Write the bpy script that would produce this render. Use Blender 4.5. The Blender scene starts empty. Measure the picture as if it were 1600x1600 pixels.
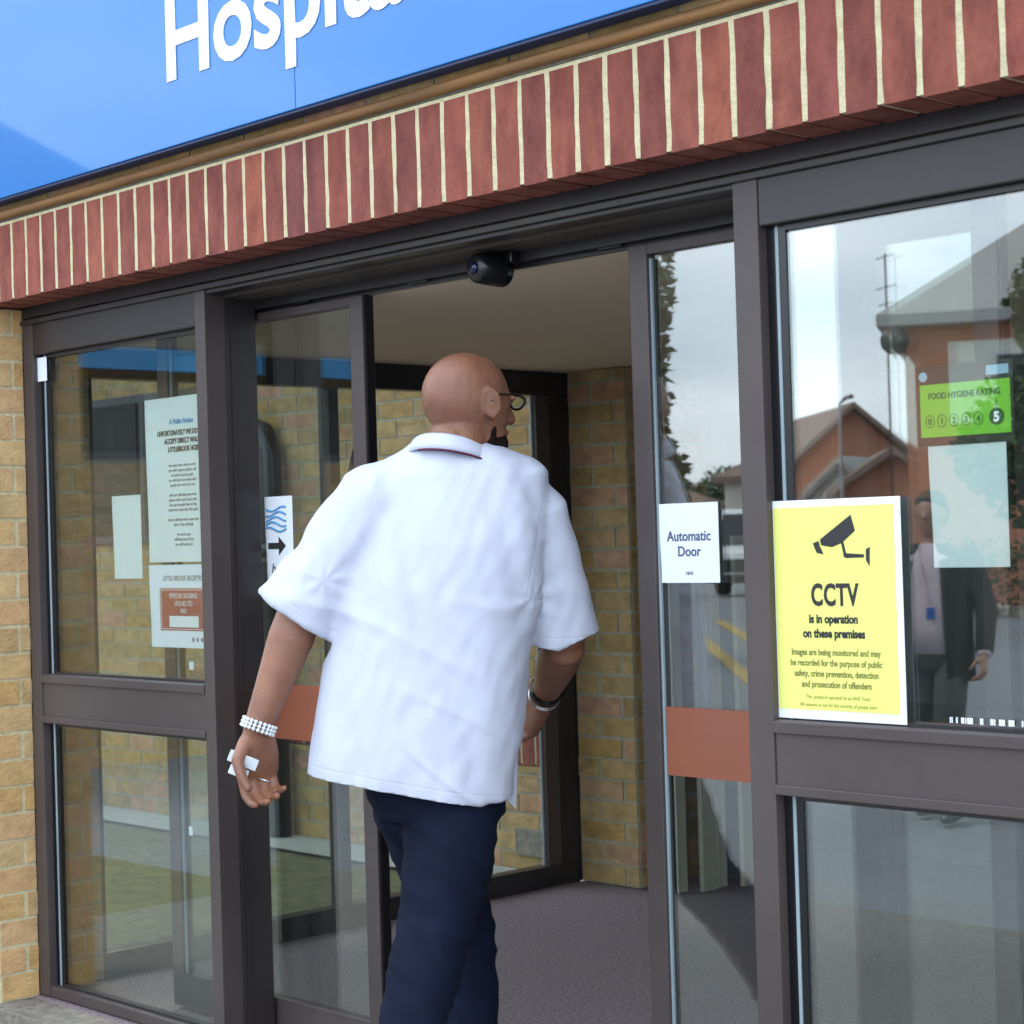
import bpy, bmesh, math, random
from mathutils import Vector, Matrix, noise
random.seed(7)
S = bpy.context.scene
COL = S.collection
R = math.radians

# ------------------------------------------------------------------ camera
H = 1.30                        # eye height of the lens above the pavement
FPX = 3000.0                    # focal length in pixels of the 1600 px wide photograph
dL = Vector((-2823, 123, 3000)).normalized()
upv = Vector((-.03, -1, (123 - .03 * 2823) / 3000)).normalized()
Xv = -dL
Yv = upv.cross(Xv)
if Yv.z < 0: Yv = -Yv
ROT = Matrix((Xv, Yv, upv))     # camera (right, down, forward) -> world
CAM = Vector((0, -2.62, H))
cr = ROT @ Vector((1, 0, 0)); cu = ROT @ Vector((0, -1, 0)); cf = ROT @ Vector((0, 0, 1))
cam_d = bpy.data.cameras.new('camera')
cam_d.sensor_width = 36; cam_d.lens = 36 * FPX / 1600
cam_d.clip_start = .05; cam_d.clip_end = 600
cam_d.dof.use_dof = True; cam_d.dof.focus_distance = 4.1; cam_d.dof.aperture_fstop = 9.0
cam = bpy.data.objects.new('camera', cam_d); COL.objects.link(cam)
M4 = Matrix((cr, cu, -cf)).transposed().to_4x4(); M4.translation = CAM
cam.matrix_world = M4
S.camera = cam

def ray(px, py): return ROT @ Vector(((px - 800) / FPX, (py - 800) / FPX, 1))
def at(px, py, Z): return CAM + ray(px, py) * Z
def mir(px, py, Z, ym=.15):     # the place whose reflection in the glazing is seen there
    p = at(px, py, Z); p.y = 2 * ym - p.y; return p

# ------------------------------------------------------------------ world, sun, exposure
SUN_EL, SUN_AZ = R(50), R(318)          # azimuth measured clockwise from +Y
W = bpy.data.worlds.new('World'); S.world = W; W.use_nodes = True
nt = W.node_tree; nt.nodes.clear()
wo = nt.nodes.new('ShaderNodeOutputWorld'); bg = nt.nodes.new('ShaderNodeBackground')
sky = nt.nodes.new('ShaderNodeTexSky'); sky.sky_type = 'NISHITA'; sky.sun_disc = False
sky.sun_elevation = SUN_EL; sky.sun_rotation = SUN_AZ; sky.air_density = 1.2; sky.dust_density = 2.0
tc = nt.nodes.new('ShaderNodeTexCoord'); mp = nt.nodes.new('ShaderNodeMapping')
mp.inputs['Scale'].default_value = (1.6, 1.6, 4.2)
nz = nt.nodes.new('ShaderNodeTexNoise'); nz.inputs['Scale'].default_value = 1.7
nz.inputs['Detail'].default_value = 6; nz.inputs['Roughness'].default_value = .52
rp = nt.nodes.new('ShaderNodeValToRGB')
rp.color_ramp.elements[0].position = .30; rp.color_ramp.elements[0].color = (.55, .55, .55, 1)
rp.color_ramp.elements[1].position = .62; rp.color_ramp.elements[1].color = (.92, .92, .92, 1)
nz2 = nt.nodes.new('ShaderNodeTexNoise'); nz2.inputs['Scale'].default_value = 2.3; nz2.inputs['Detail'].default_value = 4
cr2 = nt.nodes.new('ShaderNodeValToRGB')
cr2.color_ramp.elements[0].position = .34; cr2.color_ramp.elements[0].color = (9.5, 12.0, 15.0, 1)
cr2.color_ramp.elements[1].position = .66; cr2.color_ramp.elements[1].color = (17.0, 18.8, 20.5, 1)
mx = nt.nodes.new('ShaderNodeMix'); mx.data_type = 'RGBA'
L = nt.links.new
L(tc.outputs['Generated'], mp.inputs[0]); L(mp.outputs[0], nz.inputs[0]); L(mp.outputs[0], nz2.inputs[0])
L(nz.outputs[0], rp.inputs[0]); L(nz2.outputs[0], cr2.inputs[0])
L(rp.outputs[0], mx.inputs['Factor']); L(sky.outputs[0], mx.inputs['A']); L(cr2.outputs[0], mx.inputs['B'])
L(mx.outputs['Result'], bg.inputs[0]); bg.inputs[1].default_value = .1
L(bg.outputs[0], wo.inputs[0])
sd = bpy.data.lights.new('sun', 'SUN'); sd.energy = 1.4; sd.angle = R(12); sd.color = (1, .96, .9)
so = bpy.data.objects.new('sun', sd); COL.objects.link(so)
sdir = Vector((math.sin(SUN_AZ) * math.cos(SUN_EL), math.cos(SUN_AZ) * math.cos(SUN_EL), math.sin(SUN_EL)))
so.rotation_euler = (-sdir).to_track_quat('-Z', 'Y').to_euler(); so.location = sdir * 40
S.view_settings.view_transform = 'Standard'; S.view_settings.look = 'None'
S.view_settings.exposure = 1.15; S.view_settings.gamma = 1
S.render.engine = 'CYCLES'
S.cycles.max_bounces = 10; S.cycles.transparent_max_bounces = 16; S.cycles.diffuse_bounces = 5
S.cycles.glossy_bounces = 5
S.cycles.use_denoising = True

# ------------------------------------------------------------------ materials
def mat(name, col, rough=.6, col2=None, nscale=8, stretch=(1, 1, 1), bump=0, bscale=60, spec=.5,
        metal=0, coat=0, tint=None, dirt=0, bstretch=None):
    m = bpy.data.materials.new(name); m.use_nodes = True
    t = m.node_tree; n = t.nodes; l = t.links.new; b = n['Principled BSDF']
    b.inputs['Roughness'].default_value = rough; b.inputs['Metallic'].default_value = metal
    b.inputs['Specular IOR Level'].default_value = spec; b.inputs['Coat Weight'].default_value = coat
    b.inputs['Coat Roughness'].default_value = .04
    co = n.new('ShaderNodeTexCoord'); ma = n.new('ShaderNodeMapping'); ma.inputs['Scale'].default_value = stretch
    l(co.outputs['Object'], ma.inputs[0])
    no = n.new('ShaderNodeTexNoise'); no.inputs['Scale'].default_value = nscale; no.inputs['Detail'].default_value = 6
    no.inputs['Roughness'].default_value = .6
    l(ma.outputs[0], no.inputs[0])
    if tint:                    # per-brick tones: list of colours picked by the face attribute
        a = n.new('ShaderNodeAttribute'); a.attribute_name = 'tint'
        r = n.new('ShaderNodeValToRGB'); el = r.color_ramp.elements
        el[0].position = 0; el[0].color = (*tint[0], 1); el[1].position = 1; el[1].color = (*tint[-1], 1)
        for i, c in enumerate(tint[1:-1]):
            e = el.new((i + 1) / (len(tint) - 1)); e.color = (*c, 1)
        l(a.outputs['Fac'], r.inputs[0]); base = r.outputs[0]
    else:
        rg = n.new('ShaderNodeRGB'); rg.outputs[0].default_value = (*col, 1); base = rg.outputs[0]
    if col2 is None: col2 = tuple(c * .82 for c in col)
    mx = n.new('ShaderNodeMix'); mx.data_type = 'RGBA'
    rr = n.new('ShaderNodeMapRange'); rr.inputs[1].default_value = .38; rr.inputs[2].default_value = .68
    l(no.outputs[0], rr.inputs[0]); l(rr.outputs[0], mx.inputs['Factor'])
    l(base, mx.inputs['A'])
    if tint:
        mu = n.new('ShaderNodeMix'); mu.data_type = 'RGBA'; mu.blend_type = 'MULTIPLY'; mu.inputs['Factor'].default_value = 1
        l(base, mu.inputs['A']); mu.inputs['B'].default_value = (*col2, 1); l(mu.outputs['Result'], mx.inputs['B'])
    else:
        mx.inputs['B'].default_value = (*col2, 1)
    out = mx.outputs['Result']
    if dirt:
        d = n.new('ShaderNodeTexNoise'); d.inputs['Scale'].default_value = 2.2; d.inputs['Detail'].default_value = 8
        l(co.outputs['Object'], d.inputs[0])
        dr = n.new('ShaderNodeMapRange'); dr.inputs[1].default_value = .45; dr.inputs[2].default_value = .75
        dr.inputs[4].default_value = dirt; l(d.outputs[0], dr.inputs[0])
        dm = n.new('ShaderNodeMix'); dm.data_type = 'RGBA'; dm.inputs['B'].default_value = (.11, .1, .085, 1)
        l(dr.outputs[0], dm.inputs['Factor']); l(out, dm.inputs['A']); out = dm.outputs['Result']
    l(out, b.inputs['Base Color'])
    if bump:
        bm_ = n.new('ShaderNodeBump'); bm_.inputs['Strength'].default_value = bump; bm_.inputs['Distance'].default_value = .004
        bn = n.new('ShaderNodeTexNoise'); bn.inputs['Scale'].default_value = bscale; bn.inputs['Detail'].default_value = 5
        m2 = n.new('ShaderNodeMapping'); m2.inputs['Scale'].default_value = bstretch or stretch
        l(co.outputs['Object'], m2.inputs[0]); l(m2.outputs[0], bn.inputs[0])
        l(bn.outputs[0], bm_.inputs['Height']); l(bm_.outputs[0], b.inputs['Normal'])
    return m

def glass(name, tintc=(.93, .97, .95), f0=.16, smear=.008):
    m = bpy.data.materials.new(name); m.use_nodes = True
    t = m.node_tree; n = t.nodes; l = t.links.new; n.clear()
    o = n.new('ShaderNodeOutputMaterial'); ge = n.new('ShaderNodeNewGeometry')
    dt = n.new('ShaderNodeVectorMath'); dt.operation = 'DOT_PRODUCT'
    l(ge.outputs['Normal'], dt.inputs[0]); l(ge.outputs['Incoming'], dt.inputs[1])
    ab = n.new('ShaderNodeMath'); ab.operation = 'ABSOLUTE'; l(dt.outputs['Value'], ab.inputs[0])
    s1 = n.new('ShaderNodeMath'); s1.operation = 'SUBTRACT'; s1.inputs[0].default_value = 1; l(ab.outputs[0], s1.inputs[1])
    pw = n.new('ShaderNodeMath'); pw.operation = 'POWER'; pw.inputs[1].default_value = 5; l(s1.outputs[0], pw.inputs[0])
    ma = n.new('ShaderNodeMath'); ma.operation = 'MULTIPLY_ADD'; ma.inputs[1].default_value = 1 - f0; ma.inputs[2].default_value = f0
    l(pw.outputs[0], ma.inputs[0])
    tr = n.new('ShaderNodeBsdfTransparent'); tr.inputs[0].default_value = (*tintc, 1)
    gl = n.new('ShaderNodeBsdfGlossy'); gl.inputs['Roughness'].default_value = .0
    mi = n.new('ShaderNodeMixShader'); l(ma.outputs[0], mi.inputs[0]); l(tr.outputs[0], mi.inputs[1]); l(gl.outputs[0], mi.inputs[2])
    # faint streaks of dust on the pane
    df = n.new('ShaderNodeBsdfDiffuse'); df.inputs[0].default_value = (.6, .6, .58, 1)
    co = n.new('ShaderNodeTexCoord'); mp_ = n.new('ShaderNodeMapping'); mp_.inputs['Scale'].default_value = (14, 1, 1.1)
    no = n.new('ShaderNodeTexNoise'); no.inputs['Scale'].default_value = 2.5; no.inputs['Detail'].default_value = 5
    l(co.outputs['Object'], mp_.inputs[0]); l(mp_.outputs[0], no.inputs[0])
    mr = n.new('ShaderNodeMapRange'); mr.inputs[1].default_value = .42; mr.inputs[2].default_value = .8; mr.inputs[4].default_value = smear
    l(no.outputs[0], mr.inputs[0])
    m2 = n.new('ShaderNodeMixShader'); l(mr.outputs[0], m2.inputs[0]); l(mi.outputs[0], m2.inputs[1]); l(df.outputs[0], m2.inputs[2])
    l(m2.outputs[0], o.inputs[0])
    return m

M = {}
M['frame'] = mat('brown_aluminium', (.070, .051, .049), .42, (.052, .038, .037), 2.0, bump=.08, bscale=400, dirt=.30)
M['frame_shaded'] = mat('shaded_brown_aluminium', (.030, .022, .022), .38, (.022, .016, .016), 2.0, bump=.05, bscale=500, dirt=.12)  # darker copy of the frame brown: recess shade painted into the colour
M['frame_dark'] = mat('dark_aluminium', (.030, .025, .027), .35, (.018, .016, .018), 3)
M['black'] = mat('black_plastic', (.008, .008, .010), .25)
M['rubber'] = mat('grey_gasket', (.30, .36, .38), .4, (.22, .28, .31), 5)
M['red_brick'] = mat('red_brick', (.2, .06, .05), .85, (.56, .42, .46), 18, (1, 1, .45), .9, 90,
                     tint=[(.285, .074, .044), (.205, .052, .036), (.33, .092, .050), (.19, .052, .044), (.29, .074, .046), (.235, .058, .038)], bstretch=(1, 1, .5))
M['yellow_brick'] = mat('yellow_brick', (.3, .2, .08), .9, (.62, .62, .62), 16, (1, 1, 1.6), .9, 70,
                        tint=[(.44, .27, .105), (.38, .24, .095), (.48, .32, .15), (.42, .25, .085), (.50, .26, .17), (.43, .30, .13), (.35, .22, .09)])
M['lightened_brick'] = mat('lightened_yellow_brick', (.3, .2, .08), .9, (.74, .72, .70), 16, (1, 1, 1.6), .9, 70,
                        tint=[(.66, .41, .17), (.60, .36, .14), (.70, .47, .23), (.64, .38, .15), (.66, .40, .20), (.62, .42, .20), (.56, .35, .16)])  # yellow brick lightened to make up for weak light on the reveal
M['mortar_pale'] = mat('pale_mortar', (.64, .55, .34), .95, (.50, .42, .26), 40, bump=.8, bscale=150)
M['mortar_grey'] = mat('grey_mortar', (.36, .33, .25), .95, (.26, .24, .19), 30, bump=.8, bscale=150)
M['sign_blue'] = mat('blue_sign_panel', (.0005, .150, .47), .35, (.0005, .142, .445), 1.2, coat=.65, spec=.3)
M['sign_shade'] = mat('shaded_sign_edge', (.01, .03, .10), .5)  # sign blue darkened for the shade on its underside
M['wood_bead'] = mat('tan_bead', (.27, .125, .035), .6, (.15, .07, .025), 10, (.4, 1, 6), .3, 60)
M['white_vinyl'] = mat('white_vinyl', (.80, .81, .82), .35, (.77, .78, .80), 4)
M['paper'] = mat('white_paper', (.76, .79, .78), .8, (.72, .76, .75), 4)
M['paper_white'] = mat('bright_paper', (.80, .82, .86), .6, (.77, .79, .84), 4)
M['yellow_vinyl'] = mat('yellow_vinyl', (.80, .79, .20), .45, (.76, .75, .18), 3)
M['ink'] = mat('black_ink', (.025, .022, .022), .6)
M['ink_grey'] = mat('grey_ink', (.28, .28, .27), .7)
M['ink_blue'] = mat('blue_ink', (.10, .33, .62), .7)
M['ink_paleblue'] = mat('pale_blue_ink', (.42, .60, .74), .7)
M['ink_olive'] = mat('olive_ink', (.36, .34, .07), .7)
M['red_ink'] = mat('red_ink', (.42, .085, .055), .6)
M['green_vinyl'] = mat('green_vinyl', (.24, .60, .03), .45, (.28, .62, .05), 3)
M['sticker_dark'] = mat('maroon_sticker', (.05, .022, .018), .5, (.02, .035, .022), 6)
M['band'] = mat('rust_band', (.30, .095, .050), .35, (.26, .08, .045), 2)
M['glass'] = glass('window_glass')
M['glass_side'] = glass('inner_glass', f0=.04, smear=.012)
M['ceiling'] = mat('ceiling_board', (.80, .63, .46), .9, (.74, .59, .43), 2)
M['soffit'] = mat('shaded_brown_soffit', (.055, .042, .032), .6, (.04, .031, .025), 4)  # brown soffit, coloured darker to deepen the shade of the recess
M['carpet'] = mat('entrance_carpet', (.36, .27, .29), .95, (.13, .098, .105), 75, (1, 2, 1), 1.0, 300)
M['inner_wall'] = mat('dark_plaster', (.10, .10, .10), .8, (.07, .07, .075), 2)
M['cream'] = mat('cream_panel', (.50, .46, .36), .6, (.42, .39, .31), 3, (8, 8, .5))
M['asphalt'] = mat('asphalt', (.20, .21, .225), .9, (.15, .16, .17), 30, bump=1, bscale=120, dirt=.2)
M['paving'] = mat('paving', (.20, .19, .165), .9, (.13, .12, .10), 25, bump=1, bscale=80, dirt=.35)
M['plinth'] = mat('stone_plinth', (.25, .21, .17), .9, (.12, .11, .09), 30, bump=1, bscale=90, dirt=.6)
M['gravel'] = mat('pale_path', (.42, .41, .36), .95, (.28, .28, .25), 60, bump=1, bscale=120)
M['grass'] = mat('grass', (.15, .125, .052), .95, (.075, .075, .030), 14, bump=1, bscale=200)
M['leaf'] = mat('leaf', (.055, .10, .025), .6, (.025, .055, .012), 3)
M['leaf_dark'] = mat('dark_leaf', (.040, .085, .022), .6, (.02, .045, .012), 3)
M['bark'] = mat('bark', (.10, .075, .05), .9)
M['roof_tile'] = mat('grey_roof_tile', (.36, .35, .33), .85, (.26, .25, .24), 12, (1, 1, 6), .6, 30)
M['roof_brown'] = mat('brown_roof_tile', (.26, .17, .13), .85, (.18, .12, .10), 12, (1, 1, 6), .6, 30)
M['roof_dark'] = mat('dark_roof_tile', (.055, .045, .04), .9, (.035, .03, .027), 12, (1, 1, 6), .6, 30)
M['dull_pane'] = mat('dull_dark_pane', (.02, .016, .014), .6, spec=.2)
M['far_brick'] = mat('house_brick', (.50, .21, .12), .9, (.42, .17, .10), 14, (1, 1, 5), .5, 30)
M['render'] = mat('cream_render', (.78, .76, .66), .85, (.70, .68, .60), 4)
M['white_paint'] = mat('white_paint', (.70, .70, .68), .45)
M['dark_pane'] = mat('dark_window_pane', (.012, .014, .018), .08, spec=.6)
M['blue_fascia'] = mat('blue_fascia', (.02, .20, .42), .4)
M['van_paint'] = mat('white_van_paint', (.72, .73, .74), .25, coat=.5)
M['tyre'] = mat('tyre', (.02, .02, .02), .8)
M['steel'] = mat('steel', (.35, .35, .36), .35, metal=.8)
M['yellow_line'] = mat('yellow_road_paint', (.45, .30, .05), .8, (.25, .18, .06), 20)
M['kerb'] = mat('kerb_stone', (.34, .31, .26), .9)
M['skin'] = mat('brown_skin', (.285, .120, .066), .37, (.18, .072, .042), 9, bump=.45, bscale=300, spec=.5)
M['beard'] = mat('dark_beard', (.010, .007, .006), 1.0, (.022, .013, .009), 90, bump=1, bscale=350, spec=.1)
M['skin_pale'] = mat('pale_skin', (.42, .22, .15), .5)
M['hair'] = mat('dark_hair', (.022, .016, .012), .7, bump=1, bscale=300)
M['shirt'] = mat('white_cotton', (.545, .555, .65), .92, (.515, .53, .63), 5, bump=.35, bscale=11, bstretch=(1.2, 1.2, .5))
M['trouser'] = mat('navy_cotton', (.0056, .0085, .024), .85, (.004, .006, .017), 9, bump=.6, bscale=14, spec=.15, bstretch=(.8, .8, 1.8))
M['maroon'] = mat('maroon_cord', (.10, .006, .03), .7)
M['shoe'] = mat('black_leather', (.012, .011, .011), .3)
M['suit'] = mat('charcoal_wool', (.024, .019, .017), .9, (.018, .015, .014), 8)
M['suit_trouser'] = mat('grey_wool', (.06, .06, .057), .9)
M['pink_shirt'] = mat('pale_pink_cotton', (.62, .50, .55), .85)
M['badge'] = mat('blue_badge', (.02, .10, .42), .4)
M['silver'] = mat('silver', (.75, .75, .78), .2, metal=1)
M['beads'] = mat('white_beads', (.78, .78, .80), .3)
M['card'] = mat('pale_card', (.62, .64, .68), .3)
M['frost'] = None

# ------------------------------------------------------------------ object helpers
def smooth(me, on=True):
    for p in me.polygons: p.use_smooth = on

def obj(name, bm, m, parent=None, sm=False):
    if isinstance(bm, bmesh.types.BMesh):
        me = bpy.data.meshes.new(name); bm.to_mesh(me); bm.free()
    else: me = bm
    for x in (m if isinstance(m, (list, tuple)) else [m]): me.materials.append(x)
    if sm: smooth(me)
    o = bpy.data.objects.new(name, me); COL.objects.link(o)
    if parent is not None:
        o.parent = parent
        o.matrix_parent_inverse = Matrix.Translation(parent.location).inverted() if not parent.get('_rot') else parent.matrix_basis.inverted()
    return o

def thing(name, label, cat, loc=(0, 0, 0), group=None):
    o = bpy.data.objects.new(name, None); COL.objects.link(o); o.empty_display_size = .1
    o.location = loc; o['label'] = label; o['category'] = cat
    if group: o['group'] = group
    return o

def tag(o, label, cat, group=None):
    o['label'] = label; o['category'] = cat
    if group: o['group'] = group
    return o

def struct(o): o['kind'] = 'structure'; return o

def box(bm, x0, x1, y0, y1, z0, z1, bev=0, mi=0, skew=None):
    vs = [bm.verts.new((x, y, z)) for x in (x0, x1) for y in (y0, y1) for z in (z0, z1)]
    fs = [bm.faces.new([vs[i] for i in q]) for q in ((0, 1, 3, 2), (4, 6, 7, 5), (0, 4, 5, 1), (2, 3, 7, 6), (0, 2, 6, 4), (1, 5, 7, 3))]
    for f in fs: f.material_index = mi
    if bev:
        es = list({e for f in fs for e in f.edges})
        bmesh.ops.bevel(bm, geom=es, offset=bev, segments=2, affect='EDGES', profile=.6)
    return fs

def Bx(*a, **k):
    bm = bmesh.new(); box(bm, *a, **k); return bm

def ring_loft(bm, rings, cap=True):
    rs = [[bm.verts.new(p) for p in r] for r in rings]
    n = len(rs[0])
    for a, b in zip(rs, rs[1:]):
        for i in range(n): bm.faces.new((a[i], a[(i + 1) % n], b[(i + 1) % n], b[i]))
    if cap:
        bm.faces.new(rs[0][::-1]); bm.faces.new(rs[-1])
    return rs

def tube(bm, pts, rad, seg=16, cap=True, squash=1.0, side=None):
    """round tube through pts; rad is one number or one per point"""
    pts = [Vector(p) for p in pts]
    if not hasattr(rad, '__len__'): rad = [rad] * len(pts)
    rings = []; ref = Vector(side) if side is not None else None
    for i, p in enumerate(pts):
        d = (pts[min(i + 1, len(pts) - 1)] - pts[max(i - 1, 0)]).normalized()
        if ref is None:
            ref = Vector((0, 0, 1)) if abs(d.z) < .9 else Vector((1, 0, 0))
        a = (ref - d * ref.dot(d)).normalized(); b = d.cross(a)
        ref = a
        rings.append([p + a * math.cos(t) * rad[i] + b * math.sin(t) * rad[i] * squash
                      for t in [2 * math.pi * k / seg for k in range(seg)]])
    ring_loft(bm, rings, cap)

def ellipsoid(bm, c, ax, seg=24, ringn=16):
    """ax: three Vectors = half axes"""
    g = bmesh.ops.create_uvsphere(bm, u_segments=seg, v_segments=ringn, radius=1)
    m = Matrix(ax).transposed()
    for v in g['verts']: v.co = Vector(c) + m @ v.co
    return g['verts']

def capsule(bm, a, b, ra, rb, seg=14):
    a = Vector(a); b = Vector(b); d = (b - a).normalized()
    tube(bm, [a - d * ra * .8, a - d * ra * .45, a, b, b + d * rb * .45, b + d * rb * .8],
         [ra * .6, ra * .9, ra, rb, rb * .9, rb * .6], seg)

def remesh(bm, voxel, sm=6, fac=.5):
    bmesh.ops.recalc_face_normals(bm, faces=bm.faces)
    me = bpy.data.meshes.new('tmp'); bm.to_mesh(me); bm.free()
    o = bpy.data.objects.new('tmp', me); COL.objects.link(o)
    r = o.modifiers.new('r', 'REMESH'); r.mode = 'VOXEL'; r.voxel_size = voxel
    s = o.modifiers.new('s', 'SMOOTH'); s.iterations = sm; s.factor = fac
    dg = bpy.context.evaluated_depsgraph_get()
    out = bpy.data.meshes.new_from_object(o.evaluated_get(dg))
    bpy.data.objects.remove(o); bpy.data.meshes.remove(me)
    return out

def shell(me, thick):
    o = bpy.data.objects.new('tmp', me); COL.objects.link(o)
    s = o.modifiers.new('s', 'SOLIDIFY'); s.thickness = thick; s.offset = -1
    dg = bpy.context.evaluated_depsgraph_get()
    out = bpy.data.meshes.new_from_object(o.evaluated_get(dg))
    bpy.data.objects.remove(o)
    return out

def text_bm(bm, s, x, z, y, size, align='CENTER', bold=0, xs=1.0, depth=.0004, shear=0, spacing=1.0):
    c = bpy.data.curves.new('t', 'FONT'); c.body = s; c.size = size; c.align_x = align
    c.extrude = depth; c.offset = bold; c.shear = shear; c.space_character = spacing
    c.resolution_u = 4
    o = bpy.data.objects.new('t', c); COL.objects.link(o)
    dg = bpy.context.evaluated_depsgraph_get()
    me = bpy.data.meshes.new_from_object(o.evaluated_get(dg))
    me.transform(Matrix.Translation((x, y, z)) @ Matrix.Rotation(R(90), 4, 'X') @ Matrix.Diagonal((xs, 1, 1, 1)))
    bm.from_mesh(me)
    bpy.data.objects.remove(o); bpy.data.curves.remove(c); bpy.data.meshes.remove(me)

def bricks(name, org, u, n, length, z0, z1, brick='yellow_brick', mortar='mortar_grey', parent=None,
           bl=.215, bh=.065, j=.010, soldier=False, depth=.1, seed=1, holes=(), proud=.003):
    """A brick face: bricks standing a few mm proud of a mortar slab. org = foot of face, u = along, n = outward"""
    rnd = random.Random(seed)
    u = Vector(u); n = Vector(n); org = Vector(org); up = Vector((0, 0, 1))
    bm = bmesh.new(); lay = bm.faces.layers.float.new('tint')
    def blk(a0, a1, c0, c1, d0, d1, mi, t, jag=0):
        P = lambda a, c, d: org + u * a + up * c + n * d
        if jag:                # soldier brick with uneven long edges
            k = 6; zs = [c0 + (c1 - c0) * i / k for i in range(k + 1)]
            lo = [(a0 + rnd.uniform(-jag, jag)) for _ in zs]; hi = [(a1 + rnd.uniform(-jag, jag)) for _ in zs]
            fr = [(bm.verts.new(P(lo[i], zs[i], d1)), bm.verts.new(P(hi[i], zs[i], d1))) for i in range(k + 1)]
            bk = [(bm.verts.new(P(lo[i] - .001, zs[i], d0)), bm.verts.new(P(hi[i] + .001, zs[i], d0))) for i in range(k + 1)]
            fs = []
            for i in range(k):
                fs.append(bm.faces.new((fr[i][0], fr[i][1], fr[i + 1][1], fr[i + 1][0])))
                fs.append(bm.faces.new((bk[i][0], fr[i][0], fr[i + 1][0], bk[i + 1][0])))
                fs.append(bm.faces.new((fr[i][1], bk[i][1], bk[i + 1][1], fr[i + 1][1])))
            fs.append(bm.faces.new((bk[0][0], bk[0][1], fr[0][1], fr[0][0])))
            fs.append(bm.faces.new((fr[k][0], fr[k][1], bk[k][1], bk[k][0])))
        else:
            vs = [bm.verts.new(P(a, c, d)) for a in (a0, a1) for c in (c0, c1) for d in (d0, d1)]
            fs = [bm.faces.new([vs[i] for i in q]) for q in ((0, 1, 3, 2), (4, 6, 7, 5), (0, 4, 5, 1), (2, 3, 7, 6), (0, 2, 6, 4), (1, 5, 7, 3))]
        for f in fs: f.material_index = mi; f[lay] = t
    blk(0, length, z0 + (.004 if soldier else 0), z1, -depth, 0, 1, 0)
    if soldier:
        p = bh + j; k = 0
        while k * p < length:
            a = k * p + j / 2
            blk(a, min(a + bh, length), z0 + rnd.uniform(-.001, .001), z1 - .008, -depth + .002, proud + rnd.uniform(-.0006, .0006), 0, rnd.random(), .0016)
            k += 1
    else:
        row = 0; z = z0 + j / 2
        while z < z1 - .02:
            a = -((row % 2) * (bl + j) / 2)
            while a < length:
                a0 = max(0, a + j / 2); a1 = min(length, a + bl + j / 2)
                zt = min(z + bh, z1)
                if a1 - a0 > .02 and not any(h[0] < a1 and h[1] > a0 and h[2] < zt and h[3] > z for h in holes):
                    q = rnd.uniform(-.0015, .0015)
                    blk(a0 + rnd.uniform(0, .002), a1 - rnd.uniform(0, .002), z + q, zt + q, -.02, proud + rnd.uniform(-.0015, .0015), 0, rnd.random())
                a += bl + j
            z += bh + j; row += 1
    bmesh.ops.recalc_face_normals(bm, faces=bm.faces)
    return obj(name, bm, [M[brick], M[mortar]], parent)

# ------------------------------------------------------------------ ground
def sheet(name, x0, x1, y0, y1, z, m, th=None):
    bm = bmesh.new()
    if th: box(bm, x0, x1, y0, y1, z - th, z)
    else: bm.faces.new([bm.verts.new(p) for p in ((x0, y0, z), (x1, y0, z), (x1, y1, z), (x0, y1, z))])
    return struct(obj(name, bm, m))
DROP = .23                       # the road lies lower than the pavement at the doors
sheet('ground', -250, 250, -250, 250, -.02 - DROP, M['asphalt'])
sheet('pavement', -6.0, 6, -2.4, .1, 0, M['paving'], .3)
sheet('grass', -14, -6.005, -1.4, 2.30, -.012, M['grass'], .3)
sheet('grass', -6.0, -5.22, .105, 2.30, -.012, M['grass'], .3)
sheet('path', -14, -5.22, 2.24, 2.50, .004, M['gravel'])
sheet('floor', -4.95, 2.0, .10, 4.2, .04, M['carpet'], .06)

# ------------------------------------------------------------------ entrance facade
zS0, zS1 = H + .690, H + .908
fac = thing('brick_facade', 'brick front of the entrance with a course of upright red bricks over the doors', 'wall', (-3, 0, 0))
bricks('soldier_course', (-5.45, 0, 0), (1, 0, 0), (0, -1, 0), 6.6, zS0, zS1, 'red_brick', 'mortar_pale', fac,
       bh=.0640, j=.0139, soldier=True, depth=.115, seed=3, proud=.0012)
bricks('upper_wall', (-5.45, .004, 0), (1, 0, 0), (0, -1, 0), 6.6, zS1 + .003, H + 2.9, 'yellow_brick', 'mortar_grey', fac, seed=5)
bricks('brick_reveal', (-4.924, 0, 0), (0, 1, 0), (1, 0, 0), .120, .039, zS0 - .004, 'lightened_brick', 'mortar_pale', fac,
       bl=.160, depth=.02, seed=12, proud=.0030)
jw = bricks('brick_jamb', (-5.45, .002, 0), (1, 0, 0), (0, -1, 0), .500, .039, zS0 - .004, 'yellow_brick', 'mortar_grey', fac,
       depth=.12, seed=11)
bm = bmesh.new(); box(bm, -5.45, -5.15, .125, .40, 0, zS0 - .003); obj('wall_core', bm, M['mortar_grey'], fac)
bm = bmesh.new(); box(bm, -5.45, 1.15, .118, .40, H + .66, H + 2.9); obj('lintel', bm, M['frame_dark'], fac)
bricks('brick_return', (-5.13, .17, 0), (1, 0, 0), (0, -1, 0), .18, .045, H + .58, parent=fac, depth=.12, seed=17)
bricks('inner_brick_return', (-4.945, .172, 0), (0, 1, 0), (1, 0, 0), .17, .045, H + .58, parent=fac, depth=.12, seed=18)
bm = bmesh.new(); box(bm, -5.5, -1.0, -.03, .30, -.05, .038, .004); obj('plinth', bm, M['plinth'], fac)
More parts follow.
